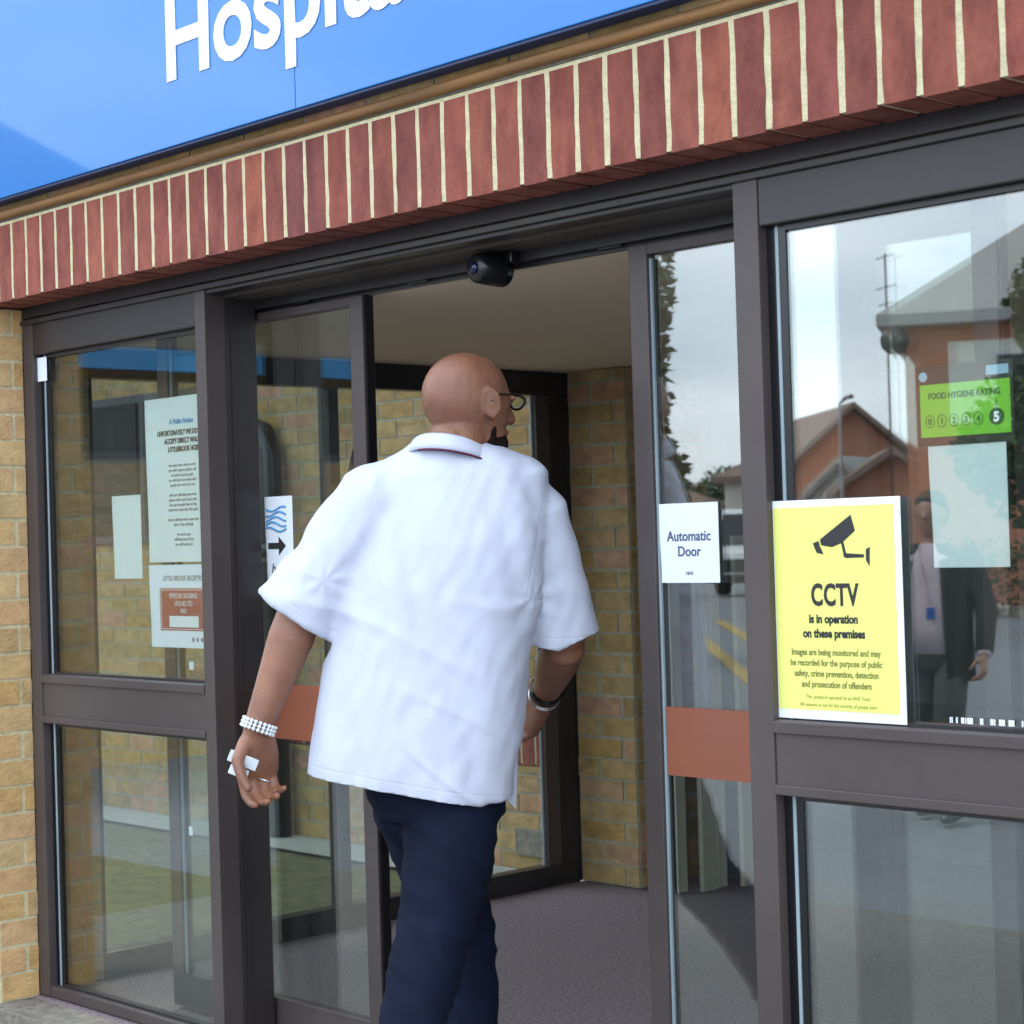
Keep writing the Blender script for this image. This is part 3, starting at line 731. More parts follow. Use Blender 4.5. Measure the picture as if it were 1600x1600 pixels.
# satellite dish on the tall house
dp = mir(1397, 512, 33.2)
ds = thing('satellite_dish', 'dark satellite dish on the corner of the tall house', 'dish', dp)
vd = (Vector((0, 2.9, dp.z + 4)) - dp).normalized()
bm = bmesh.new(); tube(bm, [dp - vd * .10, dp - vd * .06, dp + vd * .03], [.06, .17, .25], 24); obj('bowl', bm, M['frame_dark'], ds, True)
bm = bmesh.new(); tube(bm, [dp + vd * .03 - Vector((0, 0, .3)), dp + vd * .45], .02, 6); obj('feed_arm', bm, M['frame_dark'], ds)
ax = (Ph - Vector((dp.x, dp.y, Ph.z))); bm = bmesh.new(); tube(bm, [dp - vd * .1, Vector((Ph.x, Ph.y, dp.z - .1))], .03, 6); obj('bracket', bm, M['frame_dark'], ds)
# aerial
ap = mir(1396, 822, 34.4)
ar = thing('roof_aerial', 'thin television aerial mast beside the tall house', 'aerial', (ap.x, ap.y, 0))
bm = bmesh.new(); tube(bm, [(ap.x, ap.y, 0), (ap.x, ap.y, 6.4)], .018, 6); obj('mast', bm, M['frame_dark'], ar)
for z, l in ((6.35, .3), (5.8, .35), (5.5, .25)):
    bm = bmesh.new(); tube(bm, [(ap.x - l, ap.y - l * .5, z), (ap.x + l, ap.y + l * .5, z)], .012, 5); obj('crossbar', bm, M['frame_dark'], ar)
lp = mir(1318, 822, 40)
lm = thing('street_lamp', 'slender grey street lamp reflected in the right window', 'street lamp', (lp.x, lp.y, 0))
bm = bmesh.new(); tube(bm, [(lp.x, lp.y, 0), (lp.x, lp.y, 1.2), (lp.x, lp.y, 4.1)], [.06, .05, .035], 10); obj('pole', bm, M['steel'], lm)
bm = bmesh.new(); tube(bm, [(lp.x, lp.y, 4.1), (lp.x + .25, lp.y + .12, 4.2), (lp.x + .5, lp.y + .25, 4.2)], [.03, .04, .05], 8); obj('lamp_head', bm, M['steel'], lm)

# wing of the hospital to the left, seen in the left-hand panes and the sign
wg = thing('hospital_wing', 'yellow brick wing of the hospital with dark windows and a brown hipped roof', 'building', (-12, -4, 0))
bricks('wall', (-12, -7.2, 0), (0, 1, 0), (1, 0, 0), 6.2, -.26, 2.68, parent=wg, seed=41, bl=.215,
       holes=[(a, a + 1.2, 1.95, 2.5) for a in (.6, 2.5, 4.4)])
bricks('end_wall', (-16, -7.2, 0), (1, 0, 0), (0, -1, 0), 3.99, -.26, 2.68, parent=wg, seed=42)
bm = bmesh.new(); lo = [bm.verts.new(p) for p in ((-11.5, -7.7, 2.7), (-11.5, -.6, 2.7), (-17, -.6, 2.7), (-17, -7.7, 2.7))]
tp = [bm.verts.new((-14.2, -5.0, 4.9)), bm.verts.new((-14.2, -3.3, 4.9))]
bm.faces.new(lo); bm.faces.new((lo[0], lo[1], tp[1], tp[0])); bm.faces.new((lo[1], lo[2], tp[1])); bm.faces.new((lo[2], lo[3], tp[0], tp[1])); bm.faces.new((lo[3], lo[0], tp[0]))
bmesh.ops.recalc_face_normals(bm, faces=bm.faces); obj('roof', bm, M['roof_dark'], wg)
obj('fascia', Bx(-11.56, -11.5, -7.7, -.6, 2.54, 2.695), M['blue_fascia'], wg)
for a in (.6, 2.5, 4.4):
    w = obj('window', Bx(-11.998, -11.95, -7.2 + a, -6.0 + a, 1.95, 2.5, bev=.004), M['frame_dark'], wg)
    for k in range(2): obj('pane', Bx(-11.949, -11.935, -7.15 + a + .56 * k, -6.62 + a + .56 * k, 1.99, 2.46), M['dull_pane'], w)

# van
vp = mir(1150, 915, 44)
van = thing('parked_van', 'white van parked across the road, reflected in the right sliding door', 'van', (vp.x, vp.y, 0))
v = Vector((0, 2.9, 0)) - Vector((vp.x, vp.y, 0)); v.normalize(); th = math.atan2(v.x, -v.y) + .35
VM = Matrix.Translation((vp.x, vp.y, 0)) @ Matrix.Rotation(th, 4, 'Z')
def vpart(nm, bm, m, par=van, sm=False):
    bmesh.ops.transform(bm, matrix=VM, verts=bm.verts); return obj(nm, bm, m, par, sm)
prof = [(0, .35), (0, .95), (.25, 1.12), (.85, 1.95), (1.1, 2.02), (4.6, 2.02), (4.75, 1.9), (4.8, .35)]
bm = bmesh.new(); ring_loft(bm, [[Vector((x, p[0], p[1])) for p in prof] for x in (-.93, .93)]); bmesh.ops.recalc_face_normals(bm, faces=bm.faces)
bmesh.ops.bevel(bm, geom=list(bm.edges), offset=.05, segments=2, affect='EDGES'); vpart('body', bm, M['van_paint'])
bm = bmesh.new(); vs = [bm.verts.new(p) for p in ((-.8, .27, 1.2), (.8, .27, 1.2), (.74, .76, 1.88), (-.74, .76, 1.88))]; f = bm.faces.new(vs)
r = bmesh.ops.extrude_face_region(bm, geom=[f]); bmesh.ops.translate(bm, vec=(0, -.03, .02), verts=[x for x in r['geom'] if isinstance(x, bmesh.types.BMVert)])
vpart('windscreen', bm, M['dark_pane'])
for s in (-1, 1):
    vpart('side_window', Bx(s * .935 - .01, s * .935 + .01, .75, 1.7, 1.2, 1.75), M['dark_pane'])
    vpart('headlight', Bx(s * .7 - .15, s * .7 + .15, -.03, .04, .75, .93, bev=.01), M['silver'])
    for y in (.9, 3.8):
        bm = bmesh.new(); tube(bm, [(s * .96, y, .34), (s * .74, y, .34)], .34, 20); w = vpart('wheel', bm, M['tyre'])
        bm = bmesh.new(); tube(bm, [(s * .975, y, .34), (s * .955, y, .34)], .19, 16); vpart('rim', bm, M['steel'], w)
vpart('grille', Bx(-.5, .5, -.03, .02, .55, .85), M['black']); vpart('bumper', Bx(-.92, .92, -.08, .05, .3, .5, bev=.02), M['black'])

# road markings, kerb, far pavement
def strip(name, a, b, w, z, m, th=None):
    a = Vector(a); b = Vector(b); d = (b - a).normalized(); n = Vector((-d.y, d.x, 0)) * w / 2
    bm = bmesh.new(); q = [a - n, b - n, b + n, a + n]
    lo = [bm.verts.new((p.x, p.y, z)) for p in q]; f = bm.faces.new(lo)
    if th:
        r = bmesh.ops.extrude_face_region(bm, geom=[f]); bmesh.ops.translate(bm, vec=(0, 0, th), verts=[x for x in r['geom'] if isinstance(x, bmesh.types.BMVert)])
    bmesh.ops.recalc_face_normals(bm, faces=bm.faces)
    return struct(obj(name, bm, m))
g0 = lambda px, py: (lambda Z: mir(px, py, Z))(H / -(ray(px, py).z))
a = g0(1045, 950); b = g0(1150, 1035)
strip('yellow_line', (a.x, a.y, 0), (b.x, b.y, 0), .18, -.012, M['yellow_line'])
off = Vector((.45, -.45, 0)); strip('yellow_line', Vector((a.x, a.y, 0)) + off, Vector((b.x, b.y, 0)) + off, .18, -.012, M['yellow_line'])
a = g0(1500, 926); b = g0(1640, 945)
strip('kerb', (a.x, a.y, 0), (b.x, b.y, 0), .3, -.02, M['kerb'], .12)
a2 = g0(1240, 885); strip('kerb', (a2.x, a2.y, 0), (a.x, a.y, 0), .3, -.02, M['kerb'], .12)

# trees and hedge
def leaves(bm, c, ax, n, size, rnd, shellp=.5):
    for _ in range(n):
        while True:
            p = Vector((rnd.uniform(-1, 1), rnd.uniform(-1, 1), rnd.uniform(-1, 1)))
            if p.length < 1: break
        if rnd.random() < shellp and p.length > 0: p = p.normalized() * rnd.uniform(.75, 1.05)
        q = Vector(c) + Vector((p.x * ax[0], p.y * ax[1], p.z * ax[2]))
        s = size * rnd.uniform(.6, 1.4)
        u = Vector((rnd.gauss(0, 1), rnd.gauss(0, 1), rnd.gauss(0, .6))).normalized()
        v_ = u.cross(Vector((rnd.gauss(0, 1), rnd.gauss(0, 1), rnd.gauss(0, 1)))).normalized()
        bm.faces.new([bm.verts.new(q + u * s), bm.verts.new(q + v_ * s * .5), bm.verts.new(q - u * s), bm.verts.new(q - v_ * s * .5)])
def tree(name, label, P, h, r, seed, m='leaf', clumps=16, per=260, size=.07, z0=.35, narrow=False):
    rnd = random.Random(seed); t = thing(name, label, 'tree', (P.x, P.y, 0))
    bm = bmesh.new(); cen = []
    tube(bm, [(P.x, P.y, -.02), (P.x + .05, P.y, h * .4), (P.x, P.y + .05, h * .85)], [r * .10 + .03, r * .07 + .02, .02], 10)
    for i in range(clumps):
        zz = h * (z0 + (1 - z0) * (i + .5) / clumps); f = math.sin(math.pi * min(1, .18 + .9 * (i + .5) / clumps)) if not narrow else .5 + .5 * (1 - i / clumps)
        a = rnd.uniform(0, 6.28); q = r * f * rnd.uniform(.3, .85)
        c = Vector((P.x + math.cos(a) * q, P.y + math.sin(a) * q, zz)); cen.append((c, f))
        tube(bm, [(P.x, P.y, zz * .75), (P.x * .5 + c.x * .5, P.y * .5 + c.y * .5, zz * .88), c], [.035, .025, .012], 6)
    obj('trunk', bm, M['bark'], t)
    bm = bmesh.new()
    for c, f in cen: leaves(bm, c, (r * .42, r * .42, h / clumps * 1.3 + r * .1), per, size, rnd)
    obj('crown', bm, M[m], t)
tree('columnar_tree', 'narrow dark green tree reflected at the edge of the right sliding door', mir(958, 833, 14), 3.7, .40, 5, 'leaf_dark', 16, 240, .05, .3, True)
tree('garden_tree', 'green and brown leafy tree in front of the tall house, right', mir(1640, 820, 26), 4.7, 1.15, 6, 'leaf', 16, 260, .09, .35)
tree('far_tree', 'small grey green tree far down the road, behind the van', mir(1128, 830, 75), 3.6, 2.2, 8, 'leaf', 12, 160, .16, .1)
tree('far_tree', 'low brown green tree far down the road, left of the van', mir(1070, 832, 72), 3.0, 2.4, 9, 'leaf_dark', 12, 160, .16, .1)
tree('round_tree', 'rounded tree beyond the hospital wing roof at the left', Vector((-17.5, -11.5, 0)), 4.6, 1.8, 12, 'leaf_dark', 18, 260, .13, .3)
hp = mir(1640, 822, 31)
bm = bmesh.new(); rnd = random.Random(3)
for i in range(14): leaves(bm, (hp.x + (i - 7) * .35, hp.y - (i - 7) * .2, .65), (.4, .4, .65), 260, .05, rnd)
tag(obj('garden_hedge', bm, M['leaf_dark']), 'clipped green hedge along the far kerb, reflected at the right edge', 'hedge')

# ------------------------------------------------------------------ people
def displace(me, fn):
    me.update()
    ns = [v.normal.copy() for v in me.vertices]
    for v, n in zip(me.vertices, ns): v.co += n * fn(v.co, n)
    me.update()

def hand(bm, W_, F, Pn, T, s=1.0, curl=(.5, .6, .7, .8), spread=.01, thumb=.5):
    """W_ wrist, F direction of fingers, Pn palm normal (curl towards), T side of the thumb"""
    F = Vector(F).normalized(); Pn = Vector(Pn); Pn = (Pn - F * Pn.dot(F)).normalized(); T = Vector(T); T = (T - F * T.dot(F) - Pn * T.dot(Pn)).normalized()
    W_ = Vector(W_)
    rings = []
    for k, (d, hw, ht) in enumerate(((-.015, .027, .021), (.012, .032, .019), (.045, .041, .017), (.080, .043, .015), (.092, .038, .012))):
        c = W_ + F * d * s
        rings.append([c + T * hw * s * math.copysign(abs(math.cos(a)) ** .75, math.cos(a)) + Pn * ht * s * math.copysign(abs(math.sin(a)) ** .8, math.sin(a)) for a in [2 * math.pi * q / 20 for q in range(20)]])
    ring_loft(bm, rings)
    for i, (off, ln) in enumerate(((.031, .075), (.011, .083), (-.010, .077), (-.030, .062))):
        p = W_ + F * .075 * s + T * off * s; a = 0; r = (.0098, .0098, .0094, .0085)[i] * s
        capsule(bm, p - F * .02 * s, p + F * .012 * s, r * 1.1, r * 1.08)
        p = p + F * .012 * s; dr = F + T * (off / .03) * spread
        for seg, fr in enumerate((.44, .32, .24)):
            a += curl[i] * (1.0, 1.25, .85)[seg]
            dd = (dr * math.cos(a) + Pn * math.sin(a)).normalized()
            q = p + dd * ln * fr * s; capsule(bm, p, q, r * (1 - .08 * seg), r * (.94 - .1 * seg)); p = q
    p = W_ + F * .020 * s + T * .026 * s
    q = p + (F * .75 + T * .75 + Pn * thumb).normalized() * .040 * s; capsule(bm, p, q, .015 * s, .0118 * s)
    q2 = q + (F * .95 + T * .05 + Pn * (thumb + .25)).normalized() * .032 * s; capsule(bm, q, q2, .0115 * s, .0103 * s)
    q3 = q2 + (F * .9 - T * .25 + Pn * (thumb + .3)).normalized() * .026 * s; capsule(bm, q2, q3, .0102 * s, .0085 * s)

def lerp(a, b, t): return a + (b - a) * t

def super_ring(c, a, b, n=40, p=.82):
    return [c + a * math.copysign(abs(math.cos(t)) ** p, math.cos(t)) + b * math.copysign(abs(math.sin(t)) ** p, math.sin(t)) for t in [2 * math.pi * k / n for k in range(n)]]

flat = lambda v: Vector((v.x, v.y, 0)).normalized()
RR = flat(cr); FF = flat(cf); UP = Vector((0, 0, 1))
man = thing('person', 'bald man in a loose white short sleeved shirt and navy trousers walking in', 'person', at(690, 1700, 3.7) * 1.0)
man.location.z = 0
Z0 = 3.98
PXM = Z0 / FPX
# --- head frame: looking away and to the right
yaw = R(50)
hf = FF * math.cos(yaw) + RR * math.sin(yaw); hf = (hf - UP * .10).normalized()
hr = (RR * math.cos(yaw) - FF * math.sin(yaw)).normalized(); hu = hr.cross(hf).normalized()
if hu.z < 0: hu = -hu
hc = at(733, 629, Z0 + .02); HS = 1.04
def hp_(f, r_, u_): return hc + (hf * f + hr * r_ + hu * u_) * HS
bm = bmesh.new()
ellipsoid(bm, hp_(-.012, 0, .010), (hf * .098, hr * .0765, hu * .092))       # cranium
ellipsoid(bm, hp_(.018, 0, -.005), (hf * .076, hr * .066, hu * .105))       # face mass
ellipsoid(bm, hp_(.030, 0, -.062), (hf * .055, hr * .056, hu * .050))       # jaw
ellipsoid(bm, hp_(.066, 0, -.092), (hf * .022, hr * .024, hu * .020))       # chin
ellipsoid(bm, hp_(.085, 0, .018), (hf * .014, hr * .045, hu * .012))        # brow
capsule(bm, hp_(.090, 0, .008), hp_(.108, 0, -.022), .009, .0135)           # nose
ellipsoid(bm, hp_(.096, .012, -.026), (hf * .009, hr * .008, hu * .007)); ellipsoid(bm, hp_(.096, -.012, -.026), (hf * .009, hr * .008, hu * .007))
ellipsoid(bm, hp_(.089, 0, -.050), (hf * .009, hr * .024, hu * .0055)); ellipsoid(bm, hp_(.086, 0, -.060), (hf * .009, hr * .021, hu * .006))  # lips
for s in (-1, 1):                                                         # ears
    e = hp_(-.002, s * .073, -.006); n = (hr * s + -hf * .45).normalized(); t1 = (hu + -hf * .22).normalized(); t2 = n.cross(t1)
    ellipsoid(bm, e, (t1 * .029, t2 * .018, n * .010))
    rim = [e + t1 * .029 * math.cos(a) + t2 * .018 * math.sin(a) + n * .005 for a in [2 * math.pi * k / 16 for k in range(17)]]
    tube(bm, rim, .0042, 8, cap=False) if False else [capsule(bm, rim[k], rim[k + 1], .0042, .0042, 8) for k in range(16)]
    ellipsoid(bm, e - t1 * .026 + n * .004, (t1 * .009, t2 * .008, n * .006))
nb = at(700, 742, Z0 + .03); nk = hp_(-.022, 0, -.075)
tube(bm, [nb - UP * .05, nb, lerp(nb, nk, .5), nk, nk + hu * .05], [.078, .070, .063, .060, .056], 24)
ellipsoid(bm, hp_(-.062, .0, -.072), (hf * .022, hr * .045, hu * .022))       # nape fold
# torso core, arms, legs under the clothes
tl = [(735, 708, .10, .07), (775, 712, .16, .09), (850, 700, .165, .105), (960, 680, .155, .11), (1080, 668, .15, .115), (1200, 675, .125, .105), (1250, 690, .09, .09)]
ring_loft(bm, [super_ring(at(cx, py, Z0 + .01), RR * hw, FF * hd, 28, .9) for py, cx, hw, hd in tl])
# left arm
shL = at(583, 772, Z0); elL = at(470, 955, Z0 - .02); wrL = at(405, 1132, Z0 - .05)
tube(bm, [shL, lerp(shL, elL, .5), elL], [.058, .053, .045], 20)
tube(bm, [lerp(shL, elL, .92), elL, lerp(elL, wrL, .25), lerp(elL, wrL, .6), wrL, lerp(elL, wrL, 1.06)], [.046, .0465, .0475, .039, .0305, .030], 20)
hdL = (at(402, 1215, Z0 - .03) - wrL).normalized()
hand(bm, wrL + hdL * .012, hdL, RR * .55 - FF * .8, -RR * .8 - FF * .45, 1.12, (.55, .62, .66, .70), thumb=.55)
# right arm
shR = at(842, 800, Z0 + .05); elR = at(881, 1010, Z0 + .09); wrR = at(851, 1086, Z0 + .30)
tube(bm, [shR, lerp(shR, elR, .5), elR], [.058, .053, .046], 20)
tube(bm, [lerp(shR, elR, .93), elR, lerp(elR, wrR, .3), lerp(elR, wrR, .65), wrR, lerp(elR, wrR, 1.08)], [.044, .046, .0455, .037, .029, .028], 20)
hdR = (at(828, 1125, Z0 + .37) - wrR).normalized()
hand(bm, wrR + hdR * .010, hdR, -RR * .9 - UP * .2, UP * .5 + FF * .5, 1.10, (.35, .45, .55, .65), thumb=.25)
# legs
hiR = at(722, 1240, Z0 - .02); knR = at(690, 1452, Z0 - .12); anR = at(622, 1700, Z0 - .30)
hiL = at(640, 1235, Z0 + .03); knL = at(716, 1440, Z0 + .22); anL = at(742, 1740, Z0 + .20)
anL.z = .10; anR.z = .19
for a, b_, c in ((hiR, knR, anR), (hiL, knL, anL)):
    tube(bm, [a, lerp(a, b_, .5), b_, lerp(b_, c, .3), c], [.058, .055, .045, .043, .033], 18)
body = remesh(bm, .0042, 5)
obj('body', body, M['skin'], man, True)

# beard, glasses
bm = bmesh.new()
ellipsoid(bm, hp_(.038, 0, -.078), (hf * .056, hr * .0565, hu * .040)); ellipsoid(bm, hp_(.072, 0, -.094), (hf * .026, hr * .029, hu * .026))
ellipsoid(bm, hp_(.024, .0, -.056), (hf * .016, hr * .0625, hu * .040))
obj('beard', remesh(bm, .005, 3), M['beard'], man, True)
bm = bmesh.new()
for s in (-1, 1):
    c = hp_(.100, s * .031, .010)
    pts = [c + hr * .024 * math.cos(a) + hu * .015 * math.sin(a) for a in [2 * math.pi * k / 20 for k in range(21)]]
    tube(bm, pts, .0026, 6, cap=False)
    tube(bm, [hp_(.098, s * .054, .016), hp_(.06, s * .077, .017), hp_(.01, s * .081, .012), hp_(-.008, s * .080, -.004)], .0024, 6)
tube(bm, [hp_(.103, -.009, .012), hp_(.106, 0, .015), hp_(.103, .009, .012)], .0024, 6)
gl = obj('glasses', bm, M['black'], man, True)
bm = bmesh.new()
for s in (-1, 1):
    c = hp_(.100, s * .031, .010); ellipsoid(bm, c, (hr * .0225, hu * .0135, hf * .0012), 16, 8)
obj('lens', bm, M['glass_side'], gl, True)

# --- shirt
bm = bmesh.new()
lv = [  # py, centre px, half width px, half depth m, depth offset
    (692, 704, 58, .070, .020), (700, 704, 74, .080, .020), (710, 704, 100, .088, .018), (722, 704, 128, .094, .014), (742, 708, 147, .106, .010), (790, 709, 152, .120, .006),
    (850, 704, 159, .138, .002), (920, 684, 163, .148, 0), (1000, 671, 160, .152, -.004), (1080, 662, 162, .154, -.006), (1160, 653, 164, .156, -.008),
    (1215, 648, 162, .155, -.010), (1250, 648, 160, .152, -.010)]
ring_loft(bm, [super_ring(at(cx, py, Z0 + dz + .01), RR * (hw * PXM), FF * hd, 44, .88) for py, cx, hw, hd, dz in lv])
cuL = at(464, 966, Z0 - .01); axL = (cuL - at(590, 785, Z0)).normalized()
tube(bm, [at(622, 762, Z0 + .01), at(588, 782, Z0), lerp(at(588, 782, Z0), cuL, .5), cuL], [.074, .088, .091, .095], 28)
cuR = at(880, 1000, Z0 + .085); axR = (cuR - at(838, 810, Z0 + .04)).normalized()
axR = (axR - RR * .25).normalized()
tube(bm, [at(806, 772, Z0 + .04), at(830, 804, Z0 + .045), lerp(at(834, 812, Z0 + .045), cuR, .5), cuR], [.060, .080, .083, .085], 28)
me = remesh(bm, .0052, 8)
hemn = Vector((0, 0, -1))
me.update()
b2 = bmesh.new(); b2.from_mesh(me)
def cut(co, no, sel):
    fs = [f for f in b2.faces if sel(f.calc_center_median())]
    geo = list({v for f in fs for v in f.verts}) + list({e for f in fs for e in f.edges}) + fs
    bmesh.ops.bisect_plane(b2, geom=geo, plane_co=co, plane_no=no, clear_outer=True, dist=1e-6)
cut(cuL, axL, lambda c: (c - cuL).length < .125 and (c - cuL - axL * (c - cuL).dot(axL)).length < .098 and (c - cuL).dot(RR) < .075 and (c - cuL).dot(axL) > -.05)
cut(cuR, axR, lambda c: (c - cuR).length < .115 and (c - cuR).dot(axR) > -.05)
hl = at(500, 1206, Z0); hrt = at(770, 1250, Z0); hn = (hrt - hl).normalized().cross(FF); hn = hn if hn.z < 0 else -hn
cut(hl, hn, lambda c: c.z < hl.z + .1)
# slit at the right-hand side of the hem
b2.to_mesh(me); b2.free()
armL = (at(515, 905, Z0)); armR = at(828, 930, Z0 + .03)
def fold(co, n):
    q = co - hc
    u_ = q.dot(RR); z = co.z
    d = 0
    ff = q.dot(FF)
    d += .014 * noise.noise(Vector((u_ * 10 + .7 * math.sin(z * 5), ff * 5, z * 1.2)))
    d += .0065 * noise.noise(Vector((u_ * 20 + z * 5, ff * 12, z * 2.4 + 3)))
    d += .0024 * noise.noise(Vector((u_ * 34 - z * 12, ff * 20, z * 16 + 9)))
    cz = noise.noise(Vector((u_ * 2.2 + 4, 1.3, z * 7.5 + u_ * 5.0)))
    d += .0085 * max(0, 1 - abs(cz) * 8) * max(0, noise.noise(Vector((u_ * 4, 5, z * 3))) + .25)
    lowb = max(0, min(1, (1.05 - z) / .25))
    d += .005 * lowb * noise.noise(Vector((u_ * 12, 7, z * 9)))
    for a, w in ((armL, .16), (armR, .16)):                                       # folds radiating from the armpits
        r_ = (co - a); dist = r_.length
        if dist < w * 1.6:
            ang = math.atan2(r_.dot(UP), r_.dot(RR)); d += .0030 * math.sin(ang * 7 + dist * 11) * (1 - dist / (w * 1.6)) ** 1.5 * min(1, dist / .06)
    return d
displace(me, fold)
def attr(nm, fn):
    at_ = me.attributes.new(nm, 'FLOAT', 'POINT')
    for i, v in enumerate(me.vertices): at_.data[i].value = fn(v.co)
sleeveL = lambda c: (c - cuL).length < .16 and (c - cuL).dot(axL) > -.12 and (c - cuL).dot(RR) < .09
sleeveR = lambda c: (c - cuR).length < .15 and (c - cuR).dot(axR) > -.12 and (c - cuR).dot(RR) > -.075
yk = at(706, 800, Z0)
attr('seam_hem', lambda c: -(c - hl).dot(hn) - .022)
attr('seam_cuff_l', lambda c: -(c - cuL).dot(axL) - .024 if sleeveL(c) else .5)
attr('seam_cuff_r', lambda c: -(c - cuR).dot(axR) - .024 if sleeveR(c) else .5)
ahL = at(553, 800, Z0); ahR = at(846, 800, Z0)
nL = (RR * .93 + UP * .36).normalized(); nR = (RR * .97 - UP * .20).normalized()
attr('seam_arm_l', lambda c: (c - ahL).dot(nL) if c.z > at(520, 930, Z0).z else .5)
attr('seam_arm_r', lambda c: (c - ahR).dot(nR) if c.z > at(830, 950, Z0).z else .5)
sm_ = M['shirt']; t_ = sm_.node_tree; n_ = t_.nodes; l_ = t_.links.new; pb = n_['Principled BSDF']
prev = None
for nm in ('seam_hem', 'seam_cuff_l', 'seam_cuff_r', 'seam_arm_l', 'seam_arm_r'):
    a_n = n_.new('ShaderNodeAttribute'); a_n.attribute_name = nm
    ab_ = n_.new('ShaderNodeMath'); ab_.operation = 'ABSOLUTE'; l_(a_n.outputs['Fac'], ab_.inputs[0])
    mr_ = n_.new('ShaderNodeMapRange'); mr_.inputs[1].default_value = .0006; mr_.inputs[2].default_value = .0034
    mr_.inputs[3].default_value = 1; mr_.inputs[4].default_value = 0; l_(ab_.outputs[0], mr_.inputs[0])
    if prev is None: prev = mr_.outputs[0]
    else:
        mm_ = n_.new('ShaderNodeMath'); mm_.operation = 'MAXIMUM'; l_(prev, mm_.inputs[0]); l_(mr_.outputs[0], mm_.inputs[1]); prev = mm_.outputs[0]
bmp = n_.new('ShaderNodeBump'); bmp.inputs['Strength'].default_value = .30; bmp.inputs['Distance'].default_value = .0016; bmp.invert = True
l_(prev, bmp.inputs['Height'])
old = pb.inputs['Normal'].links[0].from_socket; l_(old, bmp.inputs['Normal']); l_(bmp.outputs[0], pb.inputs['Normal'])
shirt = obj('shirt', shell(me, .0028), M['shirt'], man, True)
# stitched hem bands at sleeves
def band(c, ax, rad, w=.014, m='shirt'):
    bm = bmesh.new(); tube(bm, [c - ax * w, c], [rad, rad], 30, cap=False)
    return bm
# slit flap
bm = bmesh.new(); a_ = at(799, 1165, Z0 + .0); b_ = at(806, 1264, Z0 + .02); c_ = at(789, 1246, Z0 - .01); d_ = at(810, 1172, Z0 + .03)
for q in ((a_, c_, b_, d_),): bm.faces.new([bm.verts.new(p) for p in q])
bmesh.ops.subdivide_edges(bm, edges=bm.edges, cuts=3, use_grid_fill=True)
r_ = bmesh.ops.extrude_face_region(bm, geom=bm.faces[:]); bmesh.ops.translate(bm, vec=FF * .003, verts=[x for x in r_['geom'] if isinstance(x, bmesh.types.BMVert)])
obj('side_flap', bm, M['shirt'], shirt)
# collar: a stand and a turned-down leaf round the neck
nc = at(706, 717, Z0 + .012)
cf2 = (FF * .85 + RR * .52).normalized(); cr2 = (RR * .85 - FF * .52).normalized()
def cring(h, a, b, tilt=.30, n=40):
    out = []
    for k in range(n):
        t = 2 * math.pi * k / n
        p = nc + cr2 * a * math.cos(t) + cf2 * b * math.sin(t)
        out.append(p + UP * (h - tilt * b * math.sin(t)))      # lower in front, higher at the nape
    return out
bm = bmesh.new()
rg = [cring(-.005, .078, .082), cring(.012, .074, .078), cring(.026, .070, .074), cring(.029, .073, .077), cring(.022, .080, .085), cring(.004, .089, .095), cring(-.010, .094, .101), cring(-.0105, .091, .098), cring(.003, .085, .091)]
ring_loft(bm, rg, cap=False)
bmesh.ops.recalc_face_normals(bm, faces=bm.faces)
obj('collar', bm, M['shirt'], shirt, True)
bm = bmesh.new(); rgm = cring(-.0135, .0955, .1025); tube(bm, [rgm[k] for k in range(22, 42 - 2 + 0)] if False else [rgm[k % 40] for k in range(29, 43)], .0022, 6)
obj('cord', bm, M['maroon'], man, True)

# --- trousers
bm = bmesh.new()
wa = [(1150, 668, 112, .112), (1200, 676, 112, .118), (1240, 682, 110, .122), (1275, 690, 100, .118)]
ring_loft(bm, [super_ring(at(cx, py, Z0 + .005), RR * (hw * PXM), FF * hd, 36, .9) for py, cx, hw, hd in wa])
hR = at(707, 1260, Z0 - .03)
tube(bm, [hR, at(700, 1330, Z0 - .06), at(693, 1400, Z0 - .10), at(678, 1460, Z0 - .13), at(662, 1530, Z0 - .19), at(645, 1600, Z0 - .24), at(632, 1680, Z0 - .29), Vector((anR.x, anR.y, .22))],
     [.100, .094, .082, .073, .069, .065, .063, .061], 26, side=RR)
hL = at(640, 1250, Z0 + .03)
tube(bm, [hL, at(672, 1320, Z0 + .09), at(705, 1400, Z0 + .17), at(728, 1460, Z0 + .21), at(735, 1530, Z0 + .21), at(739, 1620, Z0 + .20), Vector((anL.x, anL.y, .10))],
     [.086, .083, .072, .063, .060, .057, .055], 26, side=RR)
me = remesh(bm, .0065, 5)
kn1 = at(680, 1450, Z0 - .13)
def tfold(co, n):
    q = co - hc; u_ = q.dot(RR); z = co.z
    k = math.exp(-((z - kn1.z) / .16) ** 2)
    d = .0075 * (.35 + k) * (1 - 2 * abs(noise.noise(Vector((u_ * 5 + 3, q.dot(FF) * 5, z * 17 + u_ * 14)))) ** .8)
    d += .0028 * noise.noise(Vector((u_ * 20 + z * 16, q.dot(FF) * 16, z * 14)))
    lo_ = max(0, (kn1.z - z) / .5); d += .0012 * lo_ * math.sin(z * 95 + 3 * noise.noise(co * 9))
    return d - .002
displace(me, tfold)
obj('trousers', me, M['trouser'], man, True)
